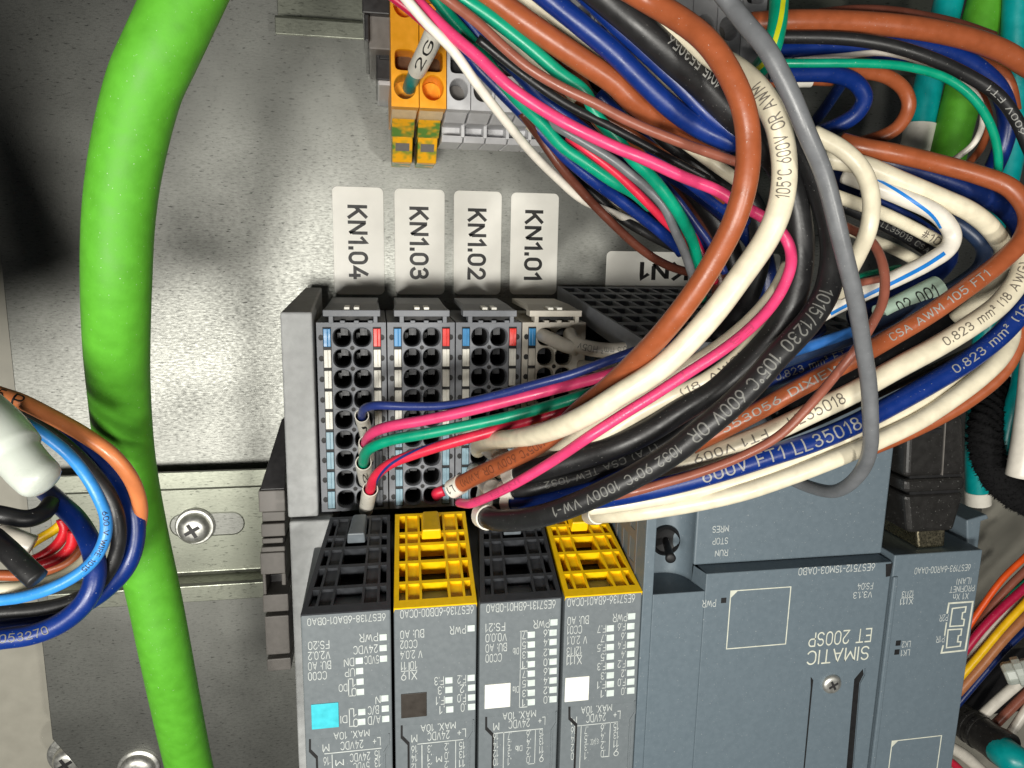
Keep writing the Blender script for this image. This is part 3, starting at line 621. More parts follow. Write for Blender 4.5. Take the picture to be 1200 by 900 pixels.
m3 += tab4((578, 584), (595, 599), (617, 622), (632, 637), 861, ['16', '14', '12', '10'], ['.7', '.5', '.3', '.1'], ['.6', '.4', '.2', '.0'], ['15', '13', '11', '9'], 10) + [('DIb', 604, 612, 877, 6)]
io_module('slim grey module with black grid top and white square', (562, 632, 597), (561.5, 655), M['lever'], M['levergrey'], m3, ((568, 598, 801, 829), M['codewhite']),
          dict(leds=[(649, 729)] + [(648, y) for y in ys] + [(622.5, y) for y in ys2], strip=840,
               lines=[(609.3, 610, 739, 829), (609.3, 618, 739, 740), (609.3, 618, 783, 784), (609.3, 618, 828, 829), (581, 636, 856, 857), (589.5, 590.3, 858, 910), (626.6, 627.3, 855, 895), (619, 627, 894.5, 895.3)]))
y4 = [733.5, 744.5, 755, 766, 777, 788, 798.5, 809]; y4b = [736, 747, 758, 769, 780, 791, 801.5, 812]
m4 = [('6ES7136-6BA01-0CA0', 665, 744, 703.5, 9), ('PWR', 718, 735, 723.5), ('BU: A0', 665, 690, 727), ('CC01', 665, 682, 738), ('V 2.0.1', 665, 688, 750), ('12 13', 664, 682, 763), ('X 11', 664, 682, 774), ('MAX. 10A', 681, 717, 831, 8), ('24VDC', 687, 710, 841), ('L+', 719, 727, 838), ('M', 669, 676, 845)]
m4 += [(s, 724 if len(s) == 3 else 728, 733, y + 1, 8) for s, y in zip(['F.6', '.6', 'F.4', '.4', 'F.2', '.2', 'F.0', '.0'], y4)] + [(s, 700 if len(s) == 3 else 704, 710, y + 1, 8) for s, y in zip(['F.7', '.7', 'F.5', '.5', 'F.3', '.3', 'F.1', '.1'], y4b)]
m4 += tab4((669, 675), (685, 689), (704, 709), (719, 725), 854, ['16', '14', '12', '10'], ['.7', '.5', '.3', '.1'], ['.6', '.4', '.2', '.0'], ['15', '13', '11', '9'], 10) + [('VS 24VDC', 692, 702, 869, 6)]
io_module('slim grey module with yellow grid top and white square', (635, 702, 597), (659, 747), M['yellow'], M['yellow'], m4, ((662, 690, 793, 821), M['codewhite']),
          dict(leds=[(740, 722)] + [(739, y) for y in y4] + [(715, y) for y in y4b], strip=828,
               lines=[(664, 682, 768, 768.8), (673, 673.8, 759, 778), (673, 724, 848, 848.8), (679.5, 680.3, 851, 910), (714, 714.7, 846, 886), (706, 714, 886, 887)]))
#%%CPU
# ---------------------------------------------------------------- controller and network adapter
CH = MH + .02; CU = CH - .42
cx0 = P(750, 760, CH).x; cx1 = (P(1040, 657, CH).x + P(1023, 890, CH).x) / 2
cyT = P(900, 668, CH).y; cy0 = -15; cyTop = P(745, 402, CU).y
cpu = thing('controller', 'large grey controller with mode switch recess and screw at its front', 'controller', ((cx0 + cx1) / 2, cyT, 0))
rx0 = P(768, 650, CH).x; rx1 = P(827, 686, CH).x; ryB = P(795, 695, CH).y
low = MB()
low.box(cx0, rx0, cy0, cyTop - .5, 1.5, CH); low.box(rx0, rx1, cy0, ryB, 1.5, CH); low.box(rx1, cx1, cy0, cyT, 1.5, CH)
part('front_cover', low, M['cpu'], cpu, .02)
ux0 = P(815, 630, CU).x
part('upper_shell', MB().box(ux0, cx1 + .06, cyT + .004, cyTop, 1.5, CU), M['cpu'], cpu, .04)
# scooped recess for the switch
n = 10; sc = MB(); ws = ux0 - rx0; zf = CU - .55
prof = [(rx0, zf), (rx0 + ws * .55, zf)] + [(rx0 + ws * (.55 + .45 * math.sin(math.pi / 2 * i / n)), zf + .5 * (1 - math.cos(math.pi / 2 * i / n))) for i in range(1, n + 1)]
k = len(prof); sc.add([(x, ryB, z) for x, z in prof] + [(x, cyTop, z) for x, z in prof], [(i, i + 1, k + i + 1, k + i) for i in range(k - 1)])
part('switch_recess', sc, M['cpu'], cpu, smooth=True)
sc = MB(); sc.add([(ux0, cyT + .004, CU), (rx1, cyT, CH - .01), (rx1, ryB, CH - .01), (ux0, ryB, zf + .5)], [(0, 1, 2, 3)]); part('recess_flank', sc, M['cpu'], cpu)
# switch
c = P(779, 632, zf); sw = part('switch_collar', MB().lathe([(.33, -.05), (.33, .1), (.29, .14), (.25, .06), (.21, .05), (.0001, .03)], (c.x, c.y, zf), 28), M['dark'], cpu, smooth=True, angle=35)
a = Vector((c.x, c.y, zf + .05)); b = P(786, 655, zf + .85)
part('switch_lever', tube(MB(), [a, a.lerp(b, .5), a.lerp(b, .8), a.lerp(b, .9), a.lerp(b, .97), b], .1, 16, True, lambda t: (.07 + .05 * t) if t < .9 else .07), M['dark'], cpu, smooth=True)
# top grille
gT0, gT1 = Vector((4.95, -1.75, .4)), Vector((cx1, -1.75, .4)); 
GU = [0]; GV = [0]
for i in range(14): GU += [(i + .14) / 14, (i + .94) / 14]
for j in range(7): GV += [(j + .25) / 7, (j + .95) / 7]
GU.append(1); GV.append(1)
mb, dk, pt, Nn = pocket_plate(Vector((cx0 - .35, cyTop + .75, .3)), Vector((cx1, cyTop + .75, .3)), Vector((cx1, cyTop + .002, CU - .02)), Vector((cx0 + .0, cyTop + .002, CU - .02)), GU, GV, lambda i, j: .3 if i % 2 and j % 2 else 0, .5)
part('vent_grille', mb, M['base'], cpu); part('vent_recess', dk, M['dark'], cpu)
# side vents
SU = [0]; SV = [0]
for i in range(9): SU += [(i + .2) / 9, (i + .9) / 9]
for j in range(8): SV += [(j + .2) / 8, (j + .9) / 8]
SU.append(1); SV.append(1)
mb, dk, pt, Nn = pocket_plate(Vector((cx0 - .01, cyTop - .55, CH - .5)), Vector((cx0 - .01, cyTop - .55, 2.5)), Vector((cx0 - .01, -8, 2.5)), Vector((cx0 - .01, -8, CH - .5)), SU, SV, lambda i, j: .21 if i % 2 and j % 2 else 0, .1)
if Nn.x > 0:
    mb, dk, pt, Nn = pocket_plate(Vector((cx0 - .01, -8, CH - .5)), Vector((cx0 - .01, -8, 2.5)), Vector((cx0 - .01, cyTop - .55, 2.5)), Vector((cx0 - .01, cyTop - .55, CH - .5)), SU, SV, lambda i, j: .21 if i % 2 and j % 2 else 0, .1)
part('side_vent', mb, M['clamp'], cpu); part('vent_recess', dk, M['dark'], cpu)
# front prints
m = MB()
for s in (('MRES', 835, 854, 620, 7), ('STOP', 835, 853, 634, 7), ('RUN', 838, 853, 648, 7)): txt(m, *s, CU + .003)
for s in (('PWR', 823, 839, 707, 8), ('6ES7512-1SM03-0AB0', 936, 1025, 667, 8), ('FS:04', 1005, 1023, 687, 7), ('V3.1.3', 1000, 1022, 697, 7)): txt(m, *s, CH + .003)
part('printed_text', m, M['print'], cpu)
m = MB(); txt(m, 'ET 200SP', 948, 1021, 747, 15, CH + .003); txt(m, 'SIMATIC', 946, 1018, 768, 15, CH + .003)
part('printed_text', m, M['qrframe'], cpu)
def frame(uL, uR, vT, vB, parent, tri=True):
    m = MB(); c1 = P(uL, vT, CH); c2 = P(uR, vB, CH); x0, x1, y1, y0 = c1.x, c2.x, c1.y, c2.y; tk = .022; z0, z1 = CH - .02, CH + .004
    m.box(x0, x1, y1 - tk, y1, z0, z1); m.box(x0, x1, y0, y0 + tk, z0, z1); m.box(x0, x0 + tk, y0 + tk, y1 - tk, z0, z1); m.box(x1 - tk, x1, y0 + tk, y1 - tk, z0, z1)
    m.prism([(x0 + tk, y1 - tk), (x0 + .16, y1 - tk), (x0 + tk, y1 - .16)], z0, z1)
    part('printed_frame', m, M['qrframe'], parent)
frame(856, 921, 692, 755, cpu)
m = MB(); rect_px(m, 845, 851, 700.5, 706.5, CH, .006); part('indicator_window', m, M['dark'], cpu)
# latch panel with screw
g = [XY(950, 793, CH), XY(953, 797, CH), XY(952, 806, CH), XY(943, 900, CH), XY(941.5, 900, CH), XY(950, 806, CH)]
part('panel_groove', MB().prism(g, CH - .1, CH + .004), M['dark'], cpu)
g = [XY(1011, 784, CH), XY(1012, 790, CH), XY(1007, 800, CH), XY(998, 910, CH), XY(991, 910, CH), XY(1001, 796, CH)]
part('panel_groove', MB().prism(g, CH - .1, CH + .004), M['dark'], cpu)
g2 = [XY(1013, 783, CH), XY(1015, 790, CH), XY(1009, 801, CH), XY(1000, 910, CH), XY(998.6, 910, CH), XY(1007.5, 800, CH), XY(1013, 790, CH)]
part('panel_rib', MB().prism(g2, CH - .05, CH + .03), M['cpu'], cpu)
p = P(974, 801, CH); screw('small star head screw in the front of the grey controller', p, .2, .22, .09, False)
# adapter
ax1 = (P(1150, 647, CH).x + P(1118, 890, CH).x) / 2; ayT = P(1095, 648, CH).y
ad = thing('network_adapter', 'narrow grey network adapter at the right end of the controller', 'adapter', ((cx1 + ax1) / 2, ayT, 0))
part('body', MB().box(cx1 + .05, ax1, cy0, ayT, 1.5, CH), M['cpu'], ad, .025)
part('seam_rib', MB().box(cx1 + .052, cx1 + .17, cy0, P(1050, 675, CH).y, CH - .2, CH + .05), M['cpu'], ad, .03)
part('corner_notch', MB().prism([XY(1038, 661, CH), XY(1046, 660, CH), XY(1043, 675, CH), XY(1038, 676, CH)], CH - .3, CH + .006), M['dark'], ad)
# socket housing behind the front edge, tab on the right
hs_ = CH - 1.7
part('port_block', MB().box(cx1 + .12, ax1 - .3, ayT - .1, ayT + .55, 1.5, hs_), M['cpu'], ad, .03)
part('port_wall', MB().box(ax1 - .3, ax1 - .05, ayT + .002, ayT + .9, 1.5, hs_ + .25), M['cpu'], ad, .03)
part('port_tab', MB().prism([XY(1133, 610, CH - .6), XY(1157, 603, CH - .6), XY(1159, 608, CH - .6), XY(1150, 611, CH - .6), XY(1146, 645, CH - .6), XY(1134, 645, CH - .6)], CH - 2.5, CH - .6), M['cpu'], ad, .03)
m = MB()
for s in (('6ES7193-6AR00-0AA0', 1072, 1137, 667, 7), ('(LAN)', 1121, 1138, 681, 7), ('PROFINET', 1113, 1142, 690, 6.5), ('X1 Xn', 1117, 1135, 699, 6.5), ('X 11', 1055, 1070, 705, 6.5), ('12 13', 1057, 1071, 696, 6.5), ('LK2', 1057, 1067, 755, 6.5), ('LK1', 1056, 1066, 765, 6.5), ('P2R', 1101, 1111, 724, 7), ('P1R', 1097, 1107, 749, 7)): txt(m, *s, CH + .003)
for r in ((1056, 1070, 700, 700.7), (1063, 1063.6, 693, 708)): rect_px(m, *r, CH, .003)
part('printed_text', m, M['print'], ad)
m = MB()
def outline(pts, tk):
    for (a, b), (c, d) in zip(pts, pts[1:]):
        A, B = P(a, b, CH), P(c, d, CH); dr = nrm(B - A); nn = Vector((-dr.y, dr.x, 0)) * tk; A = A - dr * tk; B = B + dr * tk
        m.prism([((A - nn).x, (A - nn).y), ((B - nn).x, (B - nn).y), ((B + nn).x, (B + nn).y), ((A + nn).x, (A + nn).y)], CH - .02, CH + .003 + random.random() * .002)
outline([(1110, 718), (1112, 707), (1140, 705), (1131, 762), (1103, 765), (1105, 757)], .02)
outline([(1107, 744), (1109, 730)], .016)
outline([(1116, 713), (1132, 711), (1131, 717), (1128, 718), (1127, 725), (1130, 726), (1129, 733), (1113, 734), (1116, 713)], .016)
outline([(1111, 738), (1127, 737), (1126, 744), (1123, 745), (1122, 752), (1126, 752), (1125, 757), (1109, 759), (1111, 738)], .016)
part('printed_symbol', m, M['qrframe'], ad)
for u, v in ((1052.5, 753.5), (1051, 764)):
    q = MB(); rect_px(q, u - 2.8, u + 2.8, v - 3, v + 3, CH, .006); part('indicator_window', q, M['dark'], ad)
frame(1045, 1095, 868, 925, ad)
# ---------------------------------------------------------------- plug in the adapter
pl = thing('network_plug', 'black moulded plug with metal shell pushed into the network adapter', 'plug', P(1090, 640, 4))
hp = 6.72
def pbox(uL0, uR0, v0, uL1, uR1, v1, h0, h1):    # slab between two px rows, top at h1
    a, b, c, d = P(uL1, v1, h1), P(uR1, v1, h1), P(uR0, v0, h1), P(uL0, v0, h1)
    y0 = (a.y + b.y) / 2; y1 = (c.y + d.y) / 2
    return MB().hexa([(a.x, y0, h0), (b.x, y0, h0), (c.x, y1, h0), (d.x, y1, h0)], [(a.x, y0, h1), (b.x, y0, h1), (c.x, y1, h1), (d.x, y1, h1)])
part('boot', pbox(1064, 1130, 488, 1061, 1133, 559, 4.2, hp - .02), M['black'], pl, .12, segs=4)
part('band', pbox(1061, 1133, 561, 1061, 1131, 577, 4.1, hp + .03), M['black'], pl, .1, segs=3)
part('plug_body', pbox(1061, 1131, 579, 1065, 1118, 624, 4.2, hp), M['black'], pl, .1, segs=3)
part('core', pbox(1066, 1126, 556, 1066, 1122, 584, 4.4, hp - .06), M['dark'], pl)
part('mould_seam', pbox(1108, 1109, 492, 1104, 1105, 557, hp - .1, hp + .004), M['clamp'], pl)
part('metal_shell', pbox(1074, 1109, 616, 1076, 1107, 642, 4.6, hp - .1), M['nickel'], pl, .05)
part('latch_slot', pbox(1083, 1104, 503, 1083, 1104, 508, hp - .1, hp + .012), M['dark'], pl)
#%%BLOCKS
# ---------------------------------------------------------------- terminal blocks on the upper rail
TBH = 4.0
def tblock(label, uL, uR, body, kind, lower):
    xm = 60; x0, x1 = P(uL, xm, TBH).x, P(uR, xm, TBH).x; wd = x1 - x0; ox = x0
    t = thing('terminal_block', label, 'terminal block', (x0, P(uL, 120, TBH).y, 0), 'terminal blocks on the top rail')
    Y = lambda v: P(490, v, TBH).y
    mb = MB(); z = TBH; cells = [(-60, -25, .42, 6), (-25, 36, .44, 2), (56, 86, .3, 5), (86, 118, .44, 2)]
    mb.add([(x0, Y(56), z), (x1, Y(56), z), (x1, Y(36), z), (x0, Y(36), z)], [(0, 1, 2, 3)])
    for va, vb, ry, e in cells:
        ya, yb = Y(vb), Y(va); hh = (yb - ya)
        mb.holecell(x0, x1, ya, yb, z, (x0 + x1) / 2, (ya + yb) / 2, wd * (.40 if e == 2 else .36), min(hh * .46, wd * .45) if e == 2 else hh * .4, e, .7)
    mb.add([(x0, Y(126), z), (x1, Y(126), z), (x1, Y(118), z), (x0, Y(118), z)], [(0, 1, 2, 3)])
    yb = Y(126); yt = Y(-60)
    mb.add([(x0, yb, z), (x0, yt, z), (x0, yt, .8), (x0, yb, .8)], [(0, 1, 2, 3)]); mb.add([(x1, yb, z), (x1, yt, z), (x1, yt, .8), (x1, yb, .8)], [(3, 2, 1, 0)]); mb.add([(x0, yb, z), (x1, yb, z), (x1, yb, .8), (x0, yb, .8)], [(3, 2, 1, 0)])
    part('housing', mb, body, t)
    rc = MB(); rq = MB()
    for va, vb, ry, e in cells:
        ya, y_b = Y(vb), Y(va); hh = y_b - ya; cy = (ya + y_b) / 2; q = wd * .37
        if e == 2: rc.add([(x0 + wd / 2 + q * math.cos(a) * 1.06, cy + q * math.sin(a) * 1.06, z - .6) for a in [math.pi * i / 10 for i in range(20)]], [tuple(range(20))])
        else: rq.box(x0 + wd * .12, x1 - wd * .12, cy - hh * .4, cy + hh * .4, z - .9, z - .55)
    part('clamp_opening', rc, body if kind == 'orange' else M['clamp'], t); part('test_opening', rq, M['clampdark'] if kind != 'orange' else M['openshade'], t)
    # lower slanting foot
    for nm, va, ha, vb, hb, m, ins in lower:
        A, B = P(490, va, ha).y, P(490, vb, hb).y
        f = MB().hexa([(x0 + ins, B, hb - 1.2), (x1 - ins, B, hb - 1.2), (x1 - ins, A, ha - 1.5), (x0 + ins, A, ha - 1.5)], [(x0 + ins, B, hb), (x1 - ins, B, hb), (x1 - ins, A, ha), (x0 + ins, A, ha)])
        fo = part(nm, f, m, t, .02)
        if nm == 'marker_foot':
            A2, B2 = (A + (B - A) * .25), (A + (B - A) * .55)
            zz = lambda y: ha + (hb - ha) * (y - A) / (B - A) + .012
            part('foot_window', MB().hexa([(x0 + wd * .22, B2, zz(B2) - .1), (x1 - wd * .22, B2, zz(B2) - .1), (x1 - wd * .22, A2, zz(A2) - .1), (x0 + wd * .22, A2, zz(A2) - .1)], [(x0 + wd * .22, B2, zz(B2)), (x1 - wd * .22, B2, zz(B2)), (x1 - wd * .22, A2, zz(A2)), (x0 + wd * .22, A2, zz(A2))]), M['clamp'], fo)
    if kind == 'grey':
        A, B = P(490, 141, 2.9).y, P(490, 159, 2.7).y
        part('fin', MB().box(x1 - .05, x1 + .02, B, A, 1.4, 2.8), body, t)
    return t
gy = mat('green_yellow_marking', (236, 172, 30), .4)
nt = gy.node_tree; b = nt.nodes['Principled BSDF']; tc = nt.nodes.new('ShaderNodeTexCoord'); nn = nt.nodes.new('ShaderNodeTexNoise'); nn.inputs['Scale'].default_value = 2.6; nn.inputs['Detail'].default_value = 2; nt.links.new(tc.outputs['Object'], nn.inputs['Vector'])
rp = nt.nodes.new('ShaderNodeValToRGB'); rp.color_ramp.elements[0].position = .42; rp.color_ramp.elements[0].color = (*lin((238, 172, 28)), 1); rp.color_ramp.elements[1].position = .54; rp.color_ramp.elements[1].color = (*lin((96, 140, 60)), 1); nt.links.new(nn.outputs[0], rp.inputs[0]); nt.links.new(rp.outputs[0], b.inputs['Base Color'])
shoulder = mat('terminal_shoulder', (226, 196, 150), .4)
lowo = [('shoulder', 124, 3.9, 139, 3.2, shoulder, .015), ('marker_band', 139, 3.1, 161, 2.5, gy, .03), ('marker_foot', 161, 2.45, 191, 2.0, gy, .05)]
tblock('orange earth terminal block holding a sleeved green wire', 458, 490.5, M['orange'], 'orange', lowo)
tblock('orange earth terminal block with an empty round opening, beside the grey blocks', 491.5, 523, M['orange'], 'orange', lowo)
lowg = [('shoulder', 124, 3.9, 142, 3.1, M['tgrey'], .012), ('marker_band', 141, 2.45, 159, 2.3, M['tgrey'], .03), ('foot_ridge', 157, 2.75, 165, 2.6, M['tgrey'], .004)]
for i in range(13):
    nm = ['grey terminal block directly right of the orange blocks', 'second grey terminal block right of the orange blocks'][i] if i < 2 else 'grey terminal block mostly hidden behind the wire bundle at the top'
    tblock(nm, 524 + 28.6 * i, 551.6 + 28.6 * i, M['tgrey'], 'grey', lowg)
t = thing('end_bracket', 'dark grey end bracket on the top rail left of the orange blocks', 'end clamp', P(445, 60, 0))
for nm, a, m in (('bracket_body', (424, 457, -40, 16, 3.3), 'clampdark'), ('bracket_step', (432, 458, 18, 58, 3.1), 'clamp'), ('bracket_rim', (427, 433, 16, 48, 3.25), 'clampdark'), ('bracket_step', (441, 460, 60, 94, 2.6), 'clampdark'), ('bracket_slot', (444, 460, 63, 70, 2.63), 'dark'), ('bracket_lip', (443, 461, 94, 100, 2.65), 'tgrey')):
    part(nm, pb(*a), M[m], t, .03)
#%%WIRES
# ---------------------------------------------------------------- big cables and wires
CAB = 'thick sheathed cables'
wire('thick bright green sheathed cable curving down the left of the plate', 'lime', 75, '216,0 188,60 170,100 150,180 140,250 137,320 137,400 140,460 148,540 163,620 181,700 193,760 207,830 222,900', [10.7, 10.7, 10.6, 10.4, 10.25, 10.15, 9.7, 9.1, 8.6, 8.3, 8.1, 8.0, 7.6, 7.1], group=CAB, name='cable', cat='cable', n=32, radius=.395)
wire('bright green sheathed cable behind the wires at the upper right', 'lime', 42, '1157,0 1146,40 1132,95 1118,150 1104,205 1090,260', 4.6, group=CAB, name='cable', cat='cable', n=24)
wire('teal cable beside the bright green one at upper right, ending in white sleeve', 'teal', 32, '1112,0 1100,50 1088,100 1078,150 1070,200', 4.2, group=CAB, name='cable', cat='cable', n=24, sleeves=[((1081, 146), (1073, 180), 1.12)])
wire('teal cable along the right edge at the top corner', 'teal', 30, '1192,0 1190,50 1191,100 1188,150 1178,210 1160,270', 5.2, group=CAB, name='cable', cat='cable', n=24)
wire('teal cable running down behind the black plug on the right', 'teal', 26, '1160,350 1152,420 1147,480 1145,540 1146,590', 3.2, group=CAB, name='cable', cat='cable', n=24, sleeves=[((1146, 575), (1147, 600), 1.1)])
wire('teal cable in a white sleeve at the right edge above the pale wall', 'teal', 22, '1203,400 1197,450 1185,490 1176,535', 6.0, group=CAB, name='cable', cat='cable', n=24)
wire('fat white sleeve at the right edge hanging over the black wrap', 'white', 32, '1214,425 1209,475 1202,525 1196,558', 7.0, group=CAB, name='cable_sleeve', cat='sleeve', n=24)
wire('smooth grey cable crossing in front of the whole bundle from the top', 'grey', 19, '852,0 874,28 897,55 925,107 945,155 966,206 986,285 1003,355 1012,410 1018,450 1020,490 1020,522 1012,548 996,567 976,576 950,571 926,561', [10.4, 10.6, 10.8, 10.9, 10.9, 10.8, 10.7, 10.5, 10.2, 10, 9.9, 9.7, 9.3, 8.9, 8.4, 7.8, 7.3])
# top bundle, thick ----------------------------------
wire('orange brown wire arching over the cream one, ending in a white marker sleeve', 'brown', 27, '758,0 800,25 830,50 855,87 871,125 877,165 874,212 861,258 840,300 814,342 780,386 748,420 712,454 682,478 650,508 624,526 590,543 556,559 530,573', [9.9, 10.2, 10.5, 10.7, 10.8, 10.8, 10.8, 10.7, 10.5, 10.3, 10, 9.5, 8.9, 8.5, 8.1, 7.8, 7.4, 7.0, 6.6],
     texts=[('(105°C 600V OR AWM)', (640, 513), (545, 562), .42), ], sleeves=[((541, 567), (512, 582), 1.16, 'L1', 1, .7)], tcol='t_brown')
wire('cream printed wire arching beside the orange brown one, tapering into the terminals', 'cream', 29, '735,-15 770,15 805,40 838,67 868,86 893,112 911,145 919,188 918,222 911,252 897,282 868,324 832,372 778,428 725,463 688,486 650,503 610,513 580,516 563,520 560,528', [9.3, 9.6, 9.7, 9.8, 10, 10.2, 10.3, 10.3, 10.3, 10.3, 10.25, 10.2, 10.1, 9.8, 9.5, 9.2, 8.6, 7.6, 6.3, 5.0, 3.6],
     texts=[('105°C 600V OR AWM', (916, 235), (886, 105), .5), ('600V OR 15', (838, 67), (765, 10), .38)], tcol='t_dark')
wire('glossy black thick wire at the top running down into the inner black arc', 'black', 31, '712,0 750,32 787,66 825,100 860,138 893,168 917,200 933,245 938,300 930,350 914,382 898,402 875,426 840,455 800,480 760,505 722,523 687,534 650,545 620,553 598,556', [9.5, 9.6, 9.6, 9.5, 9.4, 9.3, 9.3, 9.3, 9.3, 9.3, 9.2, 9.1, 9.0, 8.9, 8.7, 8.5, 8.3, 8.0, 7.7, 7.4, 7.0],
     texts=[('1015 553056', (845, 92), (785, 42), .45, .9)], sleeves=[((610, 554), (592, 557), 1.16)])
wire('outer black wire printed 105°C 600V OR 1000V, curving right then left', 'black', 30, '845,85 890,118 922,153 950,200 968,242 977,290 970,338 953,370 932,395 910,418 887,445 857,475 825,502 790,530 750,555 700,580 650,600 612,609 582,610 566,604', [8.8, 9.0, 9.2, 9.4, 9.6, 9.7, 9.8, 9.85, 9.9, 9.9, 9.85, 9.8, 9.7, 9.5, 9.3, 9.0, 8.6, 8.1, 7.6, 7.0],
     texts=[('1015/1230 105°C 600V OR', (937, 330), (812, 512), .5), ('1032 90°C 1000V VW-1', (800, 522), (655, 598), .38)], tcol='t_grey', sleeves=[((572, 606), (561, 596), 1.2)])
wire('slim black wire printed CSA TEW under the glossy black one', 'black', 19, '905,415 868,445 820,485 790,510 762,527 725,542 688,556 650,566 615,574 590,574', [8.6, 8.5, 8.4, 8.3, 8.1, 7.8, 7.5, 7.0], texts=[('(1 A) CSA TEW 1032', (770, 523), (640, 568), .38)], tcol='t_grey', sleeves=[((605, 575), (586, 573), 1.25)])
wire('deep blue wire between the black ones, ending in a white sleeve at the terminals', 'blue', 17, '880,455 830,492 790,520 762,536 725,555 688,571 650,582 615,589 592,589', [8.2, 8.3, 8.3, 8.1, 7.8, 7.5, 7.1], sleeves=[((602, 590), (585, 588), 1.3)])
wire('long pink wire sweeping from the top round to the lower terminals', 'pink', 13.5, '487,0 525,37 560,67 595,100 632,126 670,148 720,172 750,184 800,207 840,223 862,237 890,252 912,268 925,288 927,310 917,338 902,361 882,382 850,408 800,441 765,464 725,489 687,514 650,539 612,562 575,581 552,590 538,589', [8.6, 8.9, 9.1, 9.3, 9.5, 9.5, 9.5, 9.5, 9.6, 9.6, 9.7, 9.5, 9.3, 8.6, 7.6, 6.6],
     texts=[('E3 FT1', (880, 384), (800, 441), .5), ('FT1 AWM', (775, 458), (712, 497), .5), ('INTEL 8', (612, 562), (560, 588), .38)], tcol='t_pink')
wire('short magenta pink wire at the top left corner of the bundle', 'magenta', 11, '458,-5 480,12 503,32 530,57', 8.2)
wire('thin cream wire hanging lowest on the left of the bundle', 'white', 11, '470,-8 500,27 530,58 560,100 595,145 625,181 652,208 682,234 722,251 748,262', [8.8, 8.8, 8.7, 8.2, 7.6, 7.0, 6.4, 6.0])
wire('green wire at the left of the bundle passing under the pink one', 'green', 14, '512,0 530,23 552,48 575,77 600,110 635,145 657,170 685,190 720,214 742,226 762,243', [8.2, 8.2, 8.2, 8.0, 7.8, 7.8, 7.7, 7.5])
wire('green wire crossing the brown wires to the middle of the bundle', 'green', 15, '545,0 575,20 620,55 657,87 685,108 700,137 722,162 742,187 763,207 783,232 800,258 812,285 820,322 822,350', [8.9, 8.9, 8.9, 8.8, 8.7, 8.6, 8.5, 8.3, 7.8, 7.0])
wire('thin cream wire under the green one near the top', 'cream', 10, '552,12 580,33 620,66 652,95 675,118', 8.4)
wire('dull mauve wire lying over the green one across the upper bundle', 'mauve', 12, '525,0 560,27 590,55 620,80 657,102 695,120 737,142 787,163 840,182 880,195', [9.0, 9.2, 9.3, 9.4, 9.5, 9.4])
wire('navy wire on the left under the pink one', 'blue', 15, '535,40 555,72 578,97 610,130 650,172 690,207 730,237 770,268 800,295', [7.2, 7.3, 7.3, 7.2, 7, 6.8])
wire('dark blue wire beside the mauve one at the upper left', 'blue', 17, '520,-5 545,20 570,52 605,82 640,118 680,150 725,185 765,220 800,255 830,290', [8.0, 8.0, 7.9, 7.8, 7.6, 7.2])
wire('second blue wire next to the navy one above the KN1 sticker', 'blue', 16, '645,155 680,190 722,222 758,248 785,276 800,296', [6.8, 6.7, 6.6, 6.5])
wire('thin black wire below the blue ones above the KN1 sticker', 'black', 11, '620,140 650,180 672,204 720,250 760,275 798,294', [6.2, 6.2, 6.2, 6.1])
wire('dark brown thin wire drooping over the KN1 sticker', 'darkbrown', 10.5, '612,132 632,160 657,196 685,228 717,261 750,291 780,310 812,320 840,322', [7.4, 7.2, 6.9, 6.6, 6.4, 6.3])
wire('thin grey glossy wire running down beside the red one', 'grey', 11, '640,140 657,151 685,167 720,189 740,205 760,222 778,242 790,268 802,295 812,325 818,350', [7.8, 8.0, 8.2, 8.3, 8.3, 8.2, 8.0, 7.4])
wire('thin red wire beside the grey glossy one', 'red', 10, '665,160 690,178 720,201 750,229 780,260 806,285 826,312 838,330', [7.6, 7.8, 7.8, 7.7, 7.3, 6.8])
wire('slim violet blue wire between red and brown ones', 'deepblue', 9, '770,205 795,235 815,262 835,290 850,320', 7.5)
wire('thick brown wire in the upper bundle passing beneath the blue ones', 'brown', 27, '580,0 615,25 645,46 685,73 720,97 740,117 775,141 800,154 840,172', [8.9, 9.0, 9.0, 8.9, 8.7, 8.4])
wire('brown wire lower in the upper bundle running beneath the green', 'brown', 17, '560,0 590,22 640,58 680,96 700,140 735,168 770,185', [7.6, 7.6, 7.6, 7.5])
wire('cream wire between brown and blue in the upper bundle', 'cream', 16, '618,0 655,27 697,60 735,97 765,130 792,158 830,187 868,214', [8.6, 8.5, 8.3, 8.2, 8.2])
wire('thick blue wire right of the cream one in the upper bundle', 'blue', 25, '645,0 682,30 720,62 750,92 785,125 820,150 862,170', [9.1, 9.2, 9.2, 9.2, 9.2])
wire('blue wire lying under the glossy black one at the top', 'blue', 19, '690,0 725,34 760,66 800,104 832,137 866,165', [9.15, 9.2, 9.2, 9.3, 9.3])
wire('cream wire showing between the two blue ones', 'cream', 14, '720,50 755,82 790,110 820,132 850,158', 8.5)
wire('black wire under the mauve one in the middle of the bundle', 'black', 18, '735,120 775,160 810,190 845,215 880,235', 7.6)
wire('blue wire crossing below the pink one in the middle', 'blue', 15, '700,110 740,150 780,190 815,218 850,245 875,262', 7.9)
wire('dark blue thick filler wire added to darken the inside of the bundle', 'navy', 26, '600,20 680,110 760,180 830,230 890,290 900,360', 5.6)  # dark filler wires, added so the gaps in the bundle stay black
wire('black thick filler wire added to darken the inside of the bundle', 'jet', 28, '640,30 720,120 800,205 850,280 870,350', 5.2)
wire('dark brown thick filler wire added to darken the inside of the bundle', 'darkbrown', 26, '580,45 640,110 710,160 790,230 840,310 850,380', 5.0)
wire('black filler wire added low in the bundle for darkness, mostly covered', 'jet', 26, '700,60 780,130 850,200 890,260 880,340 840,400', 6.2)
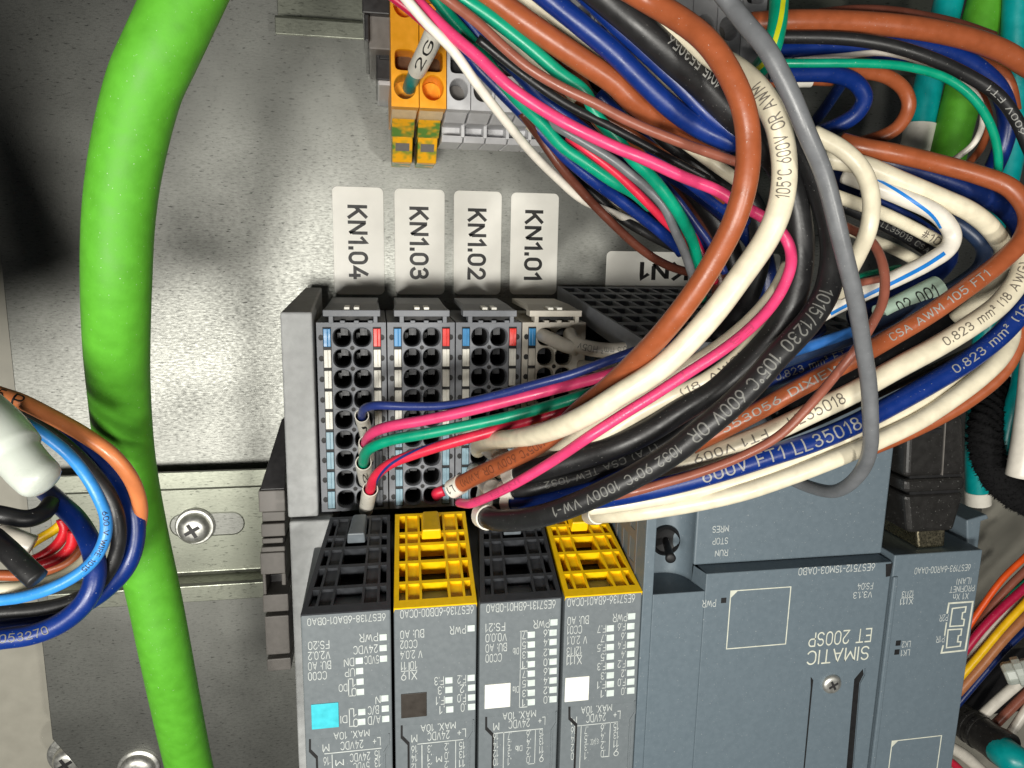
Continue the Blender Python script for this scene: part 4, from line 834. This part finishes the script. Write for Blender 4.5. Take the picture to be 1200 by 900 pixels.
for lb, c, wd, a, h in (('slim dark brown wire low in the middle of the bundle', 'darkbrown', 9, '655,130 700,165 745,200 785,240 812,285 825,330', 6.9), ('slim navy wire beneath the grey glossy one', 'navy', 9, '690,150 730,180 765,212 792,250 810,300 815,345', 7.0), ('thin cream strand under the blue wires of the bundle', 'cream', 6, '618,148 655,186 700,226 742,252 775,262', 5.9), ('thin brown strand between the mauve and the pink wires', 'brown', 9, '600,70 650,108 700,134 750,162 800,196 850,236', 8.3),
                        ('slim black strand above the pink wire', 'jet', 10, '560,45 610,85 660,120 710,146 770,178 830,210', 8.8), ('slim magenta strand near the brown arc', 'magenta', 8, '800,255 815,280 826,305 836,330', 7.4)):
    wire(lb, c, wd, a, h)
# upper right -----------------------------------------
wire('broad orange brown wire along the top right, leaving at the right edge', 'brown', 25, '880,28 920,25 1000,26 1075,33 1137,46 1175,60 1202,76', [7.2, 7.4, 7.6, 7.6, 7.6])
wire('thin dark brown wire above the broad orange brown one', 'darkbrown', 10, '960,15 1000,11 1040,12 1075,17 1125,28 1165,42', 7.0)
wire('black printed wire along the top right below the orange brown one', 'black', 15, '905,43 987,45 1037,52 1087,67 1137,90 1170,112 1192,142 1202,165', [7.4, 7.9, 8.1, 8.2, 8.2], texts=[('600V FT1', (1200, 155), (1155, 102), .38)])
wire('blue wire under the black printed one, upper right', 'blue', 19, '905,60 945,56 975,54 1015,57 1060,68', 7.0)
wire('blue wire curving down the right side inside the black one', 'blue', 22, '1030,45 1070,52 1112,62 1148,82 1172,108 1181,142 1172,180 1155,215', [7.2, 7.3, 7.3, 7.2, 6.9])
wire('orange wire piece between blue and black near the right edge', 'brown', 16, '1140,62 1165,75 1182,100 1188,130', 6.6)
wire('thin green wire looping over the right side', 'green', 10, '900,74 950,74 1000,74 1062,78 1112,93 1145,120 1164,155 1170,187 1168,212', [7.8, 8.2, 8.3, 8.4, 8.3, 8.0])
wire('blue wire making a small tight loop at upper right', 'blue', 19, '905,86 940,86 975,87 1003,97 1013,115 1004,133 982,147 955,157', [7.4, 7.4, 7.3, 7.1, 6.6])
wire('brown wire making a small loop right of the blue loop', 'brown', 16, '990,84 1020,85 1042,91 1060,106 1065,125 1052,149 1022,164 990,170', [7.0, 7.0, 6.9, 6.8, 6.4])
wire('slim white wire curving inside the green loop', 'white', 7, '930,71 985,66 1037,62 1087,75 1122,92 1146,114 1152,140 1142,167 1116,188 1085,204', [7.0, 7.2, 7.4, 7.4, 7.0])
wire('slim brown wire beside the white curve', 'brown', 9, '1120,82 1130,92 1150,112 1159,138 1154,165 1136,190 1105,212', 6.6)
wire('green and yellow striped earth wire dropping from the top edge', 'green', 22, '913,-5 911,28 904,58 890,80 872,92', [8.0, 8.2, 8.2, 7.6, 6.6], stripe=((914, 0), (890, 80), 'ygstripe', .55, -.35, .5))
wire('dim navy wire behind the small blue loop', 'navy', 13, '985,100 968,125 950,150', 4.0)
wire('short brown wire with a white ferrule sleeve below the green and yellow one', 'brown', 10, '885,98 915,97 945,95 975,96', 6.4, sleeves=[((922, 97), (950, 95), 1.38)])
# middle right -----------------------------------------
wire('cream wire forming a round loop beside the grey cable', 'cream', 20, '952,156 987,175 1011,200 1021,232 1018,267 1007,295 994,320 982,345', [8.8, 9.1, 9.3, 9.3, 9.0, 8.6])
wire('long cream wire reaching across to the right behind the round loop', 'cream', 22, '965,185 1012,194 1050,210 1100,231 1137,248 1164,271 1176,296 1170,322 1150,350 1120,375', [8.0, 8.2, 8.4, 8.5, 8.4, 8.1, 7.7, 7.3])
wire('orange brown wire looping at the right edge back across the bundle to lower left', 'brown', 22, '985,166 1007,172 1050,180 1100,192 1150,206 1185,221 1205,250 1200,278 1177,303 1150,325 1120,347 1085,371 1045,395 1000,421 962,441 925,461 895,478 850,502 810,522', [7.8, 8.0, 8.2, 8.3, 8.5, 8.7, 8.9, 9.0, 9.0, 9.0, 9.0, 8.9, 8.8, 8.8, 8.7, 8.6, 8.5, 8.4, 8.3],
     texts=[('CSA AWM 105 FT1', (1040, 402), (1150, 320), .4), ('553056 DIXIEW', (845, 505), (985, 430), .38)], tcol='t_light')
wire('dark navy wire under the brown one on the right, turning at the edge', 'navy', 22, '1010,180 1045,192 1085,203 1137,222 1180,247 1196,275 1180,305', [7.2, 7.4, 7.6, 7.6, 7.2])
wire('white wire with a blue stripe bending back inside the bundle', 'white', 20, '990,205 1025,218 1062,233 1100,252 1116,275 1112,290 1090,306 1050,326 1012,343 975,361 945,378', [7.8, 8.2, 8.4, 8.5, 8.5, 8.5, 8.5, 8.5, 8.4, 8.2, 8.0], stripe=[((1100, 297), (970, 363), 'stripe', .1, .6, .45), ((1022, 217), (1106, 262), 'stripe', .9, -.9, .38)])
wire('cream wire short length inside the bend', 'cream', 15, '975,228 1000,237 1030,248 1062,263 1100,283', 8.0, texts=[('#10', (1078, 271), (1098, 282), .6)], tcol='t_dark')
wire('dark printed wire below the cream length in the bend', 'jet', 15, '985,240 1025,258 1060,276 1090,295', 7.4, texts=[('LL35018 CSA', (1030, 260), (1085, 292), .38)], tcol='t_grey')
wire('pale wire deeper inside the bend', 'cream', 13, '985,265 1022,281 1050,293 1078,308', 6.8)
wire('blue slim wire inside the bend', 'navy', 8, '1010,225 1045,242 1075,258 1105,280', 7.6)
wire('mid blue wire coloured slate for shade, making the widest arc to the right and back to centre', 'slate', 18, '1095,245 1130,266 1152,288 1151,310 1125,333 1090,352 1050,372 1010,391 960,408 915,424 860,445', [7.6, 7.9, 8.1, 8.2, 8.2, 8.2, 8.2, 8.1, 8.0, 7.9, 7.6])  # mid blue wire with its shade put into the slate colour
wire('lit mid blue stretch of the slate arc, drawn as its own wire', 'midblue', 13, '1015,383 975,397 935,410 890,424', 8.2)  # same wire as the slate arc, in its lit colour
wire('thin mauve brown wire crossing down in front of the brown and cream ones', 'mauve', 11, '990,265 1020,282 1033,305 1037,330 1034,355 1024,376 1007,404 982,436 950,474 915,509 875,532 825,552 775,567 735,578 690,586', [8.4, 8.8, 9.1, 9.3, 9.4, 9.5, 9.5, 9.4, 9.4, 9.3, 9.2, 9.1, 9.0, 8.9, 7.8])
wire('short brown wire lying across the striped one', 'mauve', 9, '965,340 985,336 1010,331 1030,327', 8.7)
wire('slim green wire lying by the striped white one', 'green', 6.5, '995,328 1012,322 1030,318 1055,313', 8.0)
wire('dark blue printed wire reappearing left of the grey cable', 'blue', 20, '1060,386 1000,410 950,428 900,445 850,456 800,466 760,474', [7.6, 7.7, 7.7, 7.6, 7.3, 7.0], texts=[('0.823 mm² FT', (905, 443), (985, 415), .38)])
wire('cream wire printed 0.823 mm² (18 AWG) bending at the right', 'cream', 25, '1203,290 1195,325 1172,356 1137,382 1100,405 1050,432 1000,460 950,484 910,503 860,523 803,543 765,555', [8.6, 8.8, 8.9, 9, 9, 9, 8.9, 8.8, 8.6, 8.4, 8.1, 7.8], texts=[('0.823 mm² (18 AWG)', (1100, 405), (1198, 315), .38), ('LL35018', (925, 496), (985, 467), .5), ('FT1 V009', (898, 508), (815, 540), .38)], tcol='t_dark')
wire('thin black line between the printed cream and blue ones', 'jet', 9, '1203,340 1190,360 1150,402 1110,423 1075,440 1027,463 960,494 905,516', 8.3)  # thin black tube along the gap
wire('thick blue wire printed 0.823 mm² LL35018 along the lower bundle', 'blue', 24, '1204,357 1175,390 1137,421 1100,444 1050,472 1000,498 950,519 900,535 850,551 800,565 740,578 690,587', [8.9, 8.9, 8.9, 8.9, 8.9, 8.8, 8.7, 8.4, 8.0], texts=[('0.823 mm² (18', (1112, 438), (1200, 362), .38), ('600V FT1 LL35018', (822, 560), (1003, 497), .6)])
wire('upper of the two lowest cream wires', 'cream', 17, '1178,400 1160,418 1125,440 1090,464 1050,487 1000,511 950,531 875,560 800,579 737,590 690,596', [8.4, 8.5, 8.6, 8.6, 8.6, 8.5, 8.3, 8.0])
wire('lowest cream wire of the bundle ending over a yellow grid top', 'cream', 21, '1185,378 1184,395 1173,418 1148,443 1112,470 1075,494 1025,518 975,539 920,560 865,578 800,592 740,601 705,603 692,604', [8.4, 8.5, 8.7, 8.8, 8.8, 8.8, 8.8, 8.8, 8.7, 8.6, 8.3, 7.9, 7.3, 6.4], sleeves=[((700, 603), (691, 604), 1.14)])
wire('orange brown wire forming the outer edge of the lower right bend', 'brown', 17, '1192,350 1198,375 1192,405 1174,437 1137,468 1100,490 1058,510 1010,530', [8.2, 8.4, 8.5, 8.5, 8.4, 8.3, 8.2, 8.0])
wire('cream wire hugging the upper side of the pink one', 'cream', 13, '922,310 908,338 880,372 835,409 785,438 732,470 690,498 655,524 620,543 585,556', [8.8, 9.0, 9.1, 9.1, 8.9, 8.5, 7.8, 6.4, 5.2])
wire('cream wire printed 18 AWG under the pink one', 'cream', 19, '915,372 895,388 862,421 825,447 790,463 750,483 710,510 680,530', [8.6, 8.8, 8.8, 8.5, 8.2, 7.8], texts=[('(18 AWG)', (800, 459), (868, 418), .38)], tcol='t_dark')
wire('dark blue filler wire added to darken the lower bundle from below', 'navy', 24, '960,380 900,425 840,462 780,495 720,515', 6.2)  # dark fillers from here on, put in to blacken gaps between wires
wire('black filler wire added to darken the lower bundle from below', 'jet', 24, '900,440 840,485 780,505 720,520 670,530', 6.9)
wire('black filler wire added to darken the gap at right below the slate arc', 'jet', 26, '1190,300 1140,355 1080,392 1020,428 960,462 900,485', 6.9)
wire('navy filler wire added to darken the gap at right behind the cream loop', 'navy', 26, '940,170 1000,225 1060,262 1110,300 1060,345 1000,375', 5.8)
wire('black filler wire added for darkness behind the upper right loops', 'jet', 26, '880,120 930,160 990,215 1060,240 1130,262 1200,275', 5.0)
# wires to the left terminals ----------------------------
LT = 'thin wires into the leftmost terminal base'
wire('slim blue wire into the highest marker sleeve of the leftmost base', 'deepblue', 10.5, '430,513 427,500 424,487 428,478 442,475 475,476 525,475 575,465 625,451 672,438 720,420 755,408 795,398', [3.3, 4.1, 4.9, 5.4, 5.7, 5.9, 6.2, 6.6, 7.0, 7.3, 7.5, 7.5, 7.4], sleeves=[((424, 487), (430, 513), 1.7, 'N', 1, .6)], group=LT)
wire('pink wire into the second marker sleeve of the leftmost base', 'pink', 13, '431,536 428,528 430,516 437,507 455,500 500,492 550,481 625,462 672,450 710,440 750,426', [3.3, 4.4, 5.2, 5.6, 5.9, 6.2, 6.5, 6.9, 7.0, 7.1, 7.1], sleeves=[((427, 518), (431, 538), 1.45)], group=LT)
wire('green wire into the third marker sleeve of the leftmost base', 'green', 13, '429,563 427,552 426,541 429,530 438,523 457,516 500,508 575,493 625,481 672,467 715,453', [3.3, 4.1, 4.9, 5.4, 5.7, 5.9, 6.2, 6.5, 6.7, 6.8, 6.8], sleeves=[((426, 542), (429, 564), 1.55, '2', 1, .6)], group=LT)
wire('red wire with a blue stripe into the lowest sleeve of the leftmost base', 'red', 12.5, '429,597 431,586 434,573 440,558 455,545 475,536 525,520 575,506 625,491 672,476 720,458', [3.4, 4.2, 5.0, 5.4, 5.7, 5.9, 6.2, 6.4, 6.5, 6.5, 6.4], sleeves=[((434, 573), (429, 598), 1.55)], stripe=((435, 571), (600, 498), 'deepblue', -1.6, 3.2, .5), group=LT)
wire('thin wire with a white sleeve between the green and the red ones', 'white', 12, '535,520 550,508 575,500 600,497', [4.4, 5.2, 5.6, 5.6])
wire('pale sleeved wire in the upper left opening of the beige base', 'ash', 16, '634,392 645,397 660,404 676,409', [3.2, 3.8, 4.4, 4.7])
wire('pale grey printed wire leading right from the beige base', 'ash', 18, '668,392 674,402 690,408 720,411 760,405 800,400 850,390 890,380', [3.6, 4.5, 4.9, 5.1, 5.3, 5.4, 5.4, 5.4], texts=[('0.5 mm² H05V', (735, 411), (682, 409), .4)], tcol='t_grey')
wire('short pale wire below the grey printed one at the beige base', 'ash', 13, '680,428 700,430 730,428 770,420', [3.9, 4.3, 4.5, 4.5])
wire('red stub standing in for the red-lit lowest socket of the second base', 'red', 13, '515,583 512,578 520,575', [3.1, 3.3, 3.35])  # red stub stands for the red light inside this socket
for a, b in (('pale marker sleeve rising behind the brown wire at the third base', '560,512 572,524 588,536'), ('pale marker sleeve rising behind the pink wire at the third base', '556,552 566,562 578,574'), ('pale marker sleeve standing under the outer black wire', '570,568 567,588 564,603')):
    wire(a, 'white', 21, b, [3.4, 4.8, 6.2], name='marker_sleeve', cat='sleeve', group='loose marker sleeves')
wire('green wire in the orange terminal block wearing a white sleeve', 'teal', 17, '479,104 484,92 492,75 502,55 512,32 525,5', [3.3, 4.2, 5.0, 5.6, 6.2, 6.8], sleeves=[((489, 82), (515, 24), 1.3, '2G', 1, .8)])
# bundle on the left ------------------------------------
LC = 'wires coiled at the left edge'
wire('orange brown wire on the outside of the left coil', 'orangebrown', 18, '0,462 24,470 60,488 96,508 130,532 153,560 164,592 161,622 148,654 122,688', [10.05, 10.15, 10.2, 10.2, 10.1, 9.85, 9.4, 8.9], group=LC, texts=[('5 P', (2, 462), (30, 474), .7)], tcol='ink')
wire('blue wire on the outer turn of the left coil', 'blue', 22, '0,485 30,487 60,501 110,534 140,562 155,592 159,625 150,660 128,687 96,709 60,724 0,735', [9.55, 9.65, 9.75, 9.85, 9.95, 9.95, 9.85], group=LC)
wire('light blue printed wire of the left coil', 'sky', 14, '5,482 26,494 50,508 80,532 100,556 116,584 124,606 123,630 110,656 88,675 58,690 24,700 0,703', [10.45, 10.55, 10.65, 10.75, 10.75, 10.65], texts=[('600 V WIRE 1015', (126, 598), (100, 666), .38)], tcol='ink', group=LC)
wire('black wire between the blue turns of the left coil', 'black', 17, '0,474 36,494 74,520 105,550 128,580 139,615 136,650 118,682 90,702 50,713 0,717', [9.95, 10.05, 10.15, 10.15, 10.05], group=LC)
wire('blue printed wire on the lowest turn of the left coil', 'blue', 24, '50,572 70,590 92,612 107,640 112,672 102,702 76,727 40,743 0,749', [9.25, 9.75, 10.15, 10.35, 10.45, 10.45, 10.45], texts=[('053270', (5, 748), (62, 733), .36)], tcol='t_grey', group=LC)
wire('black wire under the nylon cap', 'black', 21, '0,603 30,608 48,603 60,590', [10.3, 10.2, 9.8], group=LC)
wire('blunt black wire end in the middle of the left coil', 'black', 26, '-8,630 12,648 28,664 44,679', [10.65, 11.05, 11.15], group=LC, ext=False)
wire('grey sleeve behind the blunt black end', 'ash', 26, '5,625 22,634 38,640', [9.25, 9.45, 9.45], group=LC, ext=False)
wire('upper red wire inside the left coil', 'brightred', 12, '72,608 76,620 68,637 50,651 30,660', 8.45, group=LC)
wire('lower red wire inside the left coil', 'brightred', 13, '86,622 84,638 72,652 52,661 30,668', 8.65, group=LC)
wire('yellow wire inside the left coil', 'yellow', 11, '74,612 62,622 45,632 30,642', 8.05, group=LC)
wire('cream wire inside the left coil', 'cream', 17, '112,640 98,660 72,677 34,688 0,691', [8.85, 9.25, 9.65], group=LC)
wire('brown wire inside the left coil under the red ones', 'brown', 13, '98,640 82,658 55,668 25,674 0,674', 7.85, group=LC)
for lb, x0, y0, x1, y1, zz, rr_ in (('unseen fat black cable added left of the frame to shade the plate', -6.9, -3.0, -9.6, 6.5, 11.2, 1.2), ('second unseen black cable added to shade the plate', -8.9, -4.0, -12.5, 6.0, 11.6, 1.2), ('third unseen black cable added to shade the plate', -10.9, -4.2, -15.0, 5.0, 11.0, 1.2), ('fourth unseen black cable added to shade the plate', -8.2, -2.2, -9.4, 6.5, 12.6, 1.1)):  # unseen cables, added to throw shadow on the plate's upper left
    ln = spline([Vector((x0, y0, zz)), Vector(((x0 * 2 + x1) / 3 - .4, (y0 * 2 + y1) / 3, zz + .2)), Vector(((x0 + x1 * 2) / 3 - .3, (y0 + y1 * 2) / 3, zz)), Vector((x1, y1, zz))])
    solo('cable', tube(MB(), ln, rr_, 20), M['w_jet'], lb, 'cable', CAB, smooth=True)
# right edge bundle -------------------------------------
RB = 'wires at the right edge'
for lb, c, wd, a, h in (('orange wire, uppermost at the lower right edge', 'orange', 7.2, '1202,652 1175,678 1150,712 1128,745', 2.6), ('brown wire under the orange one at the lower right edge', 'mauve', 8.8, '1202,668 1180,690 1155,720 1128,758', 2.4), ('green wire at the lower right edge', 'green', 7.2, '1202,678 1180,698 1160,720 1130,765', 2.2),
                        ('crimson wire at the lower right edge', 'magenta', 9.6, '1202,688 1175,712 1150,738 1125,770', 2.7), ('cream wire at the lower right edge', 'white', 8.0, '1202,700 1172,725 1148,755 1125,790', 2.5), ('yellow wire at the lower right edge', 'yellow', 8.8, '1202,706 1175,735 1150,765 1120,800', 2.8),
                        ('tan wire, lowest of the group at the lower right edge', 'tan', 11.2, '1202,722 1175,750 1150,780 1122,812', 2.6), ('dark blue wire beside the tan one', 'navy', 8.0, '1202,738 1175,764 1148,795 1120,828', 2.3), ('dark green slim wire between crimson and cream', 'darkgreen', 4.8, '1202,694 1170,722 1140,755', 2.1)):
    wire(lb, c, wd, a, h, group=RB)
for lb, c, wd, a, h in (('pale glossy wire rising to the nylon fitting, lower right', 'white', 12.0, '1140,850 1160,830 1180,812 1200,795', 2.4), ('pink brown wire below the pale glossy one', 'mauve', 10.4, '1165,850 1185,830 1203,812', 2.4), ('white wire at the right edge above the black gland', 'white', 10.4, '1178,868 1192,848 1204,830', 2.6), ('white wire at the bottom edge under the black gland', 'white', 13.6, '1108,872 1130,885 1150,903', 2.0), ('pink wire at the bottom edge', 'red', 8.8, '1100,886 1115,893 1128,905', 1.4)):
    wire(lb, c, wd, a, h, group=RB)
#%%EXTRA
# ---------------------------------------------------------------- odd items
# nylon cap, left
ax = spline([P(-40, 470, 11.0), P(0, 506, 11.3), P(30, 545, 11.5), P(58, 572, 11.6)])
rr = 34 / F * depth_of(P(30, 545, 12.3))
solo('closed_end_connector', tube(MB(), ax, rr, 28, True, lambda t: rr * (1.0 if t < .55 else .86 if t < .6 else (.86 - .1 * (t - .6)) if t < .86 else .82 * max(.12, (1 - ((t - .86) / .14) ** 2) ** .5))), M['nylon'], 'translucent white nylon cap with a rounded end at the left edge', 'cap', smooth=True)
ax = [P(-30, 446, 11.0), P(0, 455, 11.0), P(24, 468, 11.05), P(52, 486, 11.05)]
# white nylon fitting lower right
t = thing('nylon_fitting', 'white nylon hex fitting at the right edge above the black gland', 'fitting', P(1190, 790, 3))
a, b = P(1176, 790, 3.2), P(1215, 783, 3.6); rr = .33
part('hex_end', tube(MB(), [a, a.lerp(b, .1), a.lerp(b, .5), b], rr, 8, True, lambda t: rr * (.8 if t < .05 else 1)), M['nylon'], t, .03)
part('collar', tube(MB(), [a.lerp(b, .35), a.lerp(b, .6)], rr * 1.25, 16), M['nylon'], t, .03)
# black gland with teal cable
t = thing('cable_gland', 'black cable gland gripping a teal cable at the lower right corner', 'gland', P(1150, 860, 2))
g0, g1 = P(1118, 838, 1.8), P(1180, 880, 3.6); gl = [g0.lerp(g1, i / 8) for i in range(9)]
part('gland_body', tube(MB(), gl, .5, 24, True, lambda t: .5 if t < .8 else .54), M['black'], t, smooth=True, angle=40)
for q in (.3, .45): part('gland_ridge', tube(MB(), [g0.lerp(g1, q), g0.lerp(g1, q + .07)], .53, 24), M['black'], t, .02)
wire('teal cable leaving the black gland in the lower right corner', 'teal', 36, '1165,872 1185,888 1215,908', [3.2, 3.9, 4.2], group=CAB, name='cable', cat='cable', ext=False, n=24)
solo('black_trunking', MB().box(P(1120, 780, 1).x, P(1260, 780, 1).x, P(1150, 830, 1).y - .6, P(1180, 770, 1).y, -1.9, .6), M['clampdark'], 'dark trunking edge behind the wires at the lower right', 'trunking', bevel=.03)
# knitted black wrap
ax = spline([P(1178, 455, 5.2), P(1160, 478, 5.6), P(1153, 512, 6.0), P(1163, 548, 6.2), P(1182, 572, 6.2), P(1215, 592, 6.0)], per=30)
rr = 17 / F * depth_of(P(1160, 520, 6)); L = len(ax)
mb = tube(MB(), ax, rr, 24)
for i in range(L):
    for k in range(24):
        v = mb.v[i * 24 + k]; c = ax[i]; a = 1 + .10 * math.sin(i * .9 + k * math.pi / 3) + random.uniform(-.06, .06); mb.v[i * 24 + k] = c + (v - c) * a
for q in range(5200):
    i = random.randrange(1, L - 1); k = random.randrange(24); v = mb.v[i * 24 + k]; d = nrm(v - ax[i]); tdir = nrm(ax[i + 1] - ax[i - 1]); sd = nrm(d.cross(tdir)); j = (d * random.uniform(.02, .075) + sd * random.uniform(-.07, .07) + tdir * random.uniform(-.07, .07)); g = tdir * .012 + sd * .006
    mb.add([v - d * .02 - g, v - d * .02 + g, v + j], [(0, 1, 2)])
w_ = solo('knitted_wrap', mb, mat('knit_black', (20, 20, 21), .95, spec=.15), 'fuzzy black knitted wrap looped round the white sleeve on the right', 'cable wrap', smooth=True)
# marker tag inside the bundle
t = thing('marker_tag', 'pale green marker tag with black digits deep inside the bundle', 'tag', P(1065, 350, 7.3))
a, b = P(1032, 372, 8.0), P(1100, 338, 8.1); ln = [a.lerp(b, i / 6) for i in range(7)]; rr = 16 / F * depth_of(a)
mb = tube(MB(), ln, rr, 20); part('tag_sleeve', mb, mat('tag_green', (188, 214, 196), .35), t, smooth=True, angle=50)
p2 = Path(ln, rr); m = MB()
vs, fs, _ = textgeo('02', True); L_ = p2.s[-1]
m.add([p2.wrap(L_ * (.2 + .22 * v.x), (v.y - .5) * rr * .9, .004) for v in vs], fs)
vs, fs, _ = textgeo('001', True); m.add([p2.wrap(L_ * (.53 + .32 * v.x), (v.y - .5) * rr * .9, .004) for v in vs], fs)
part('printed_text', m, M['ink'], t)
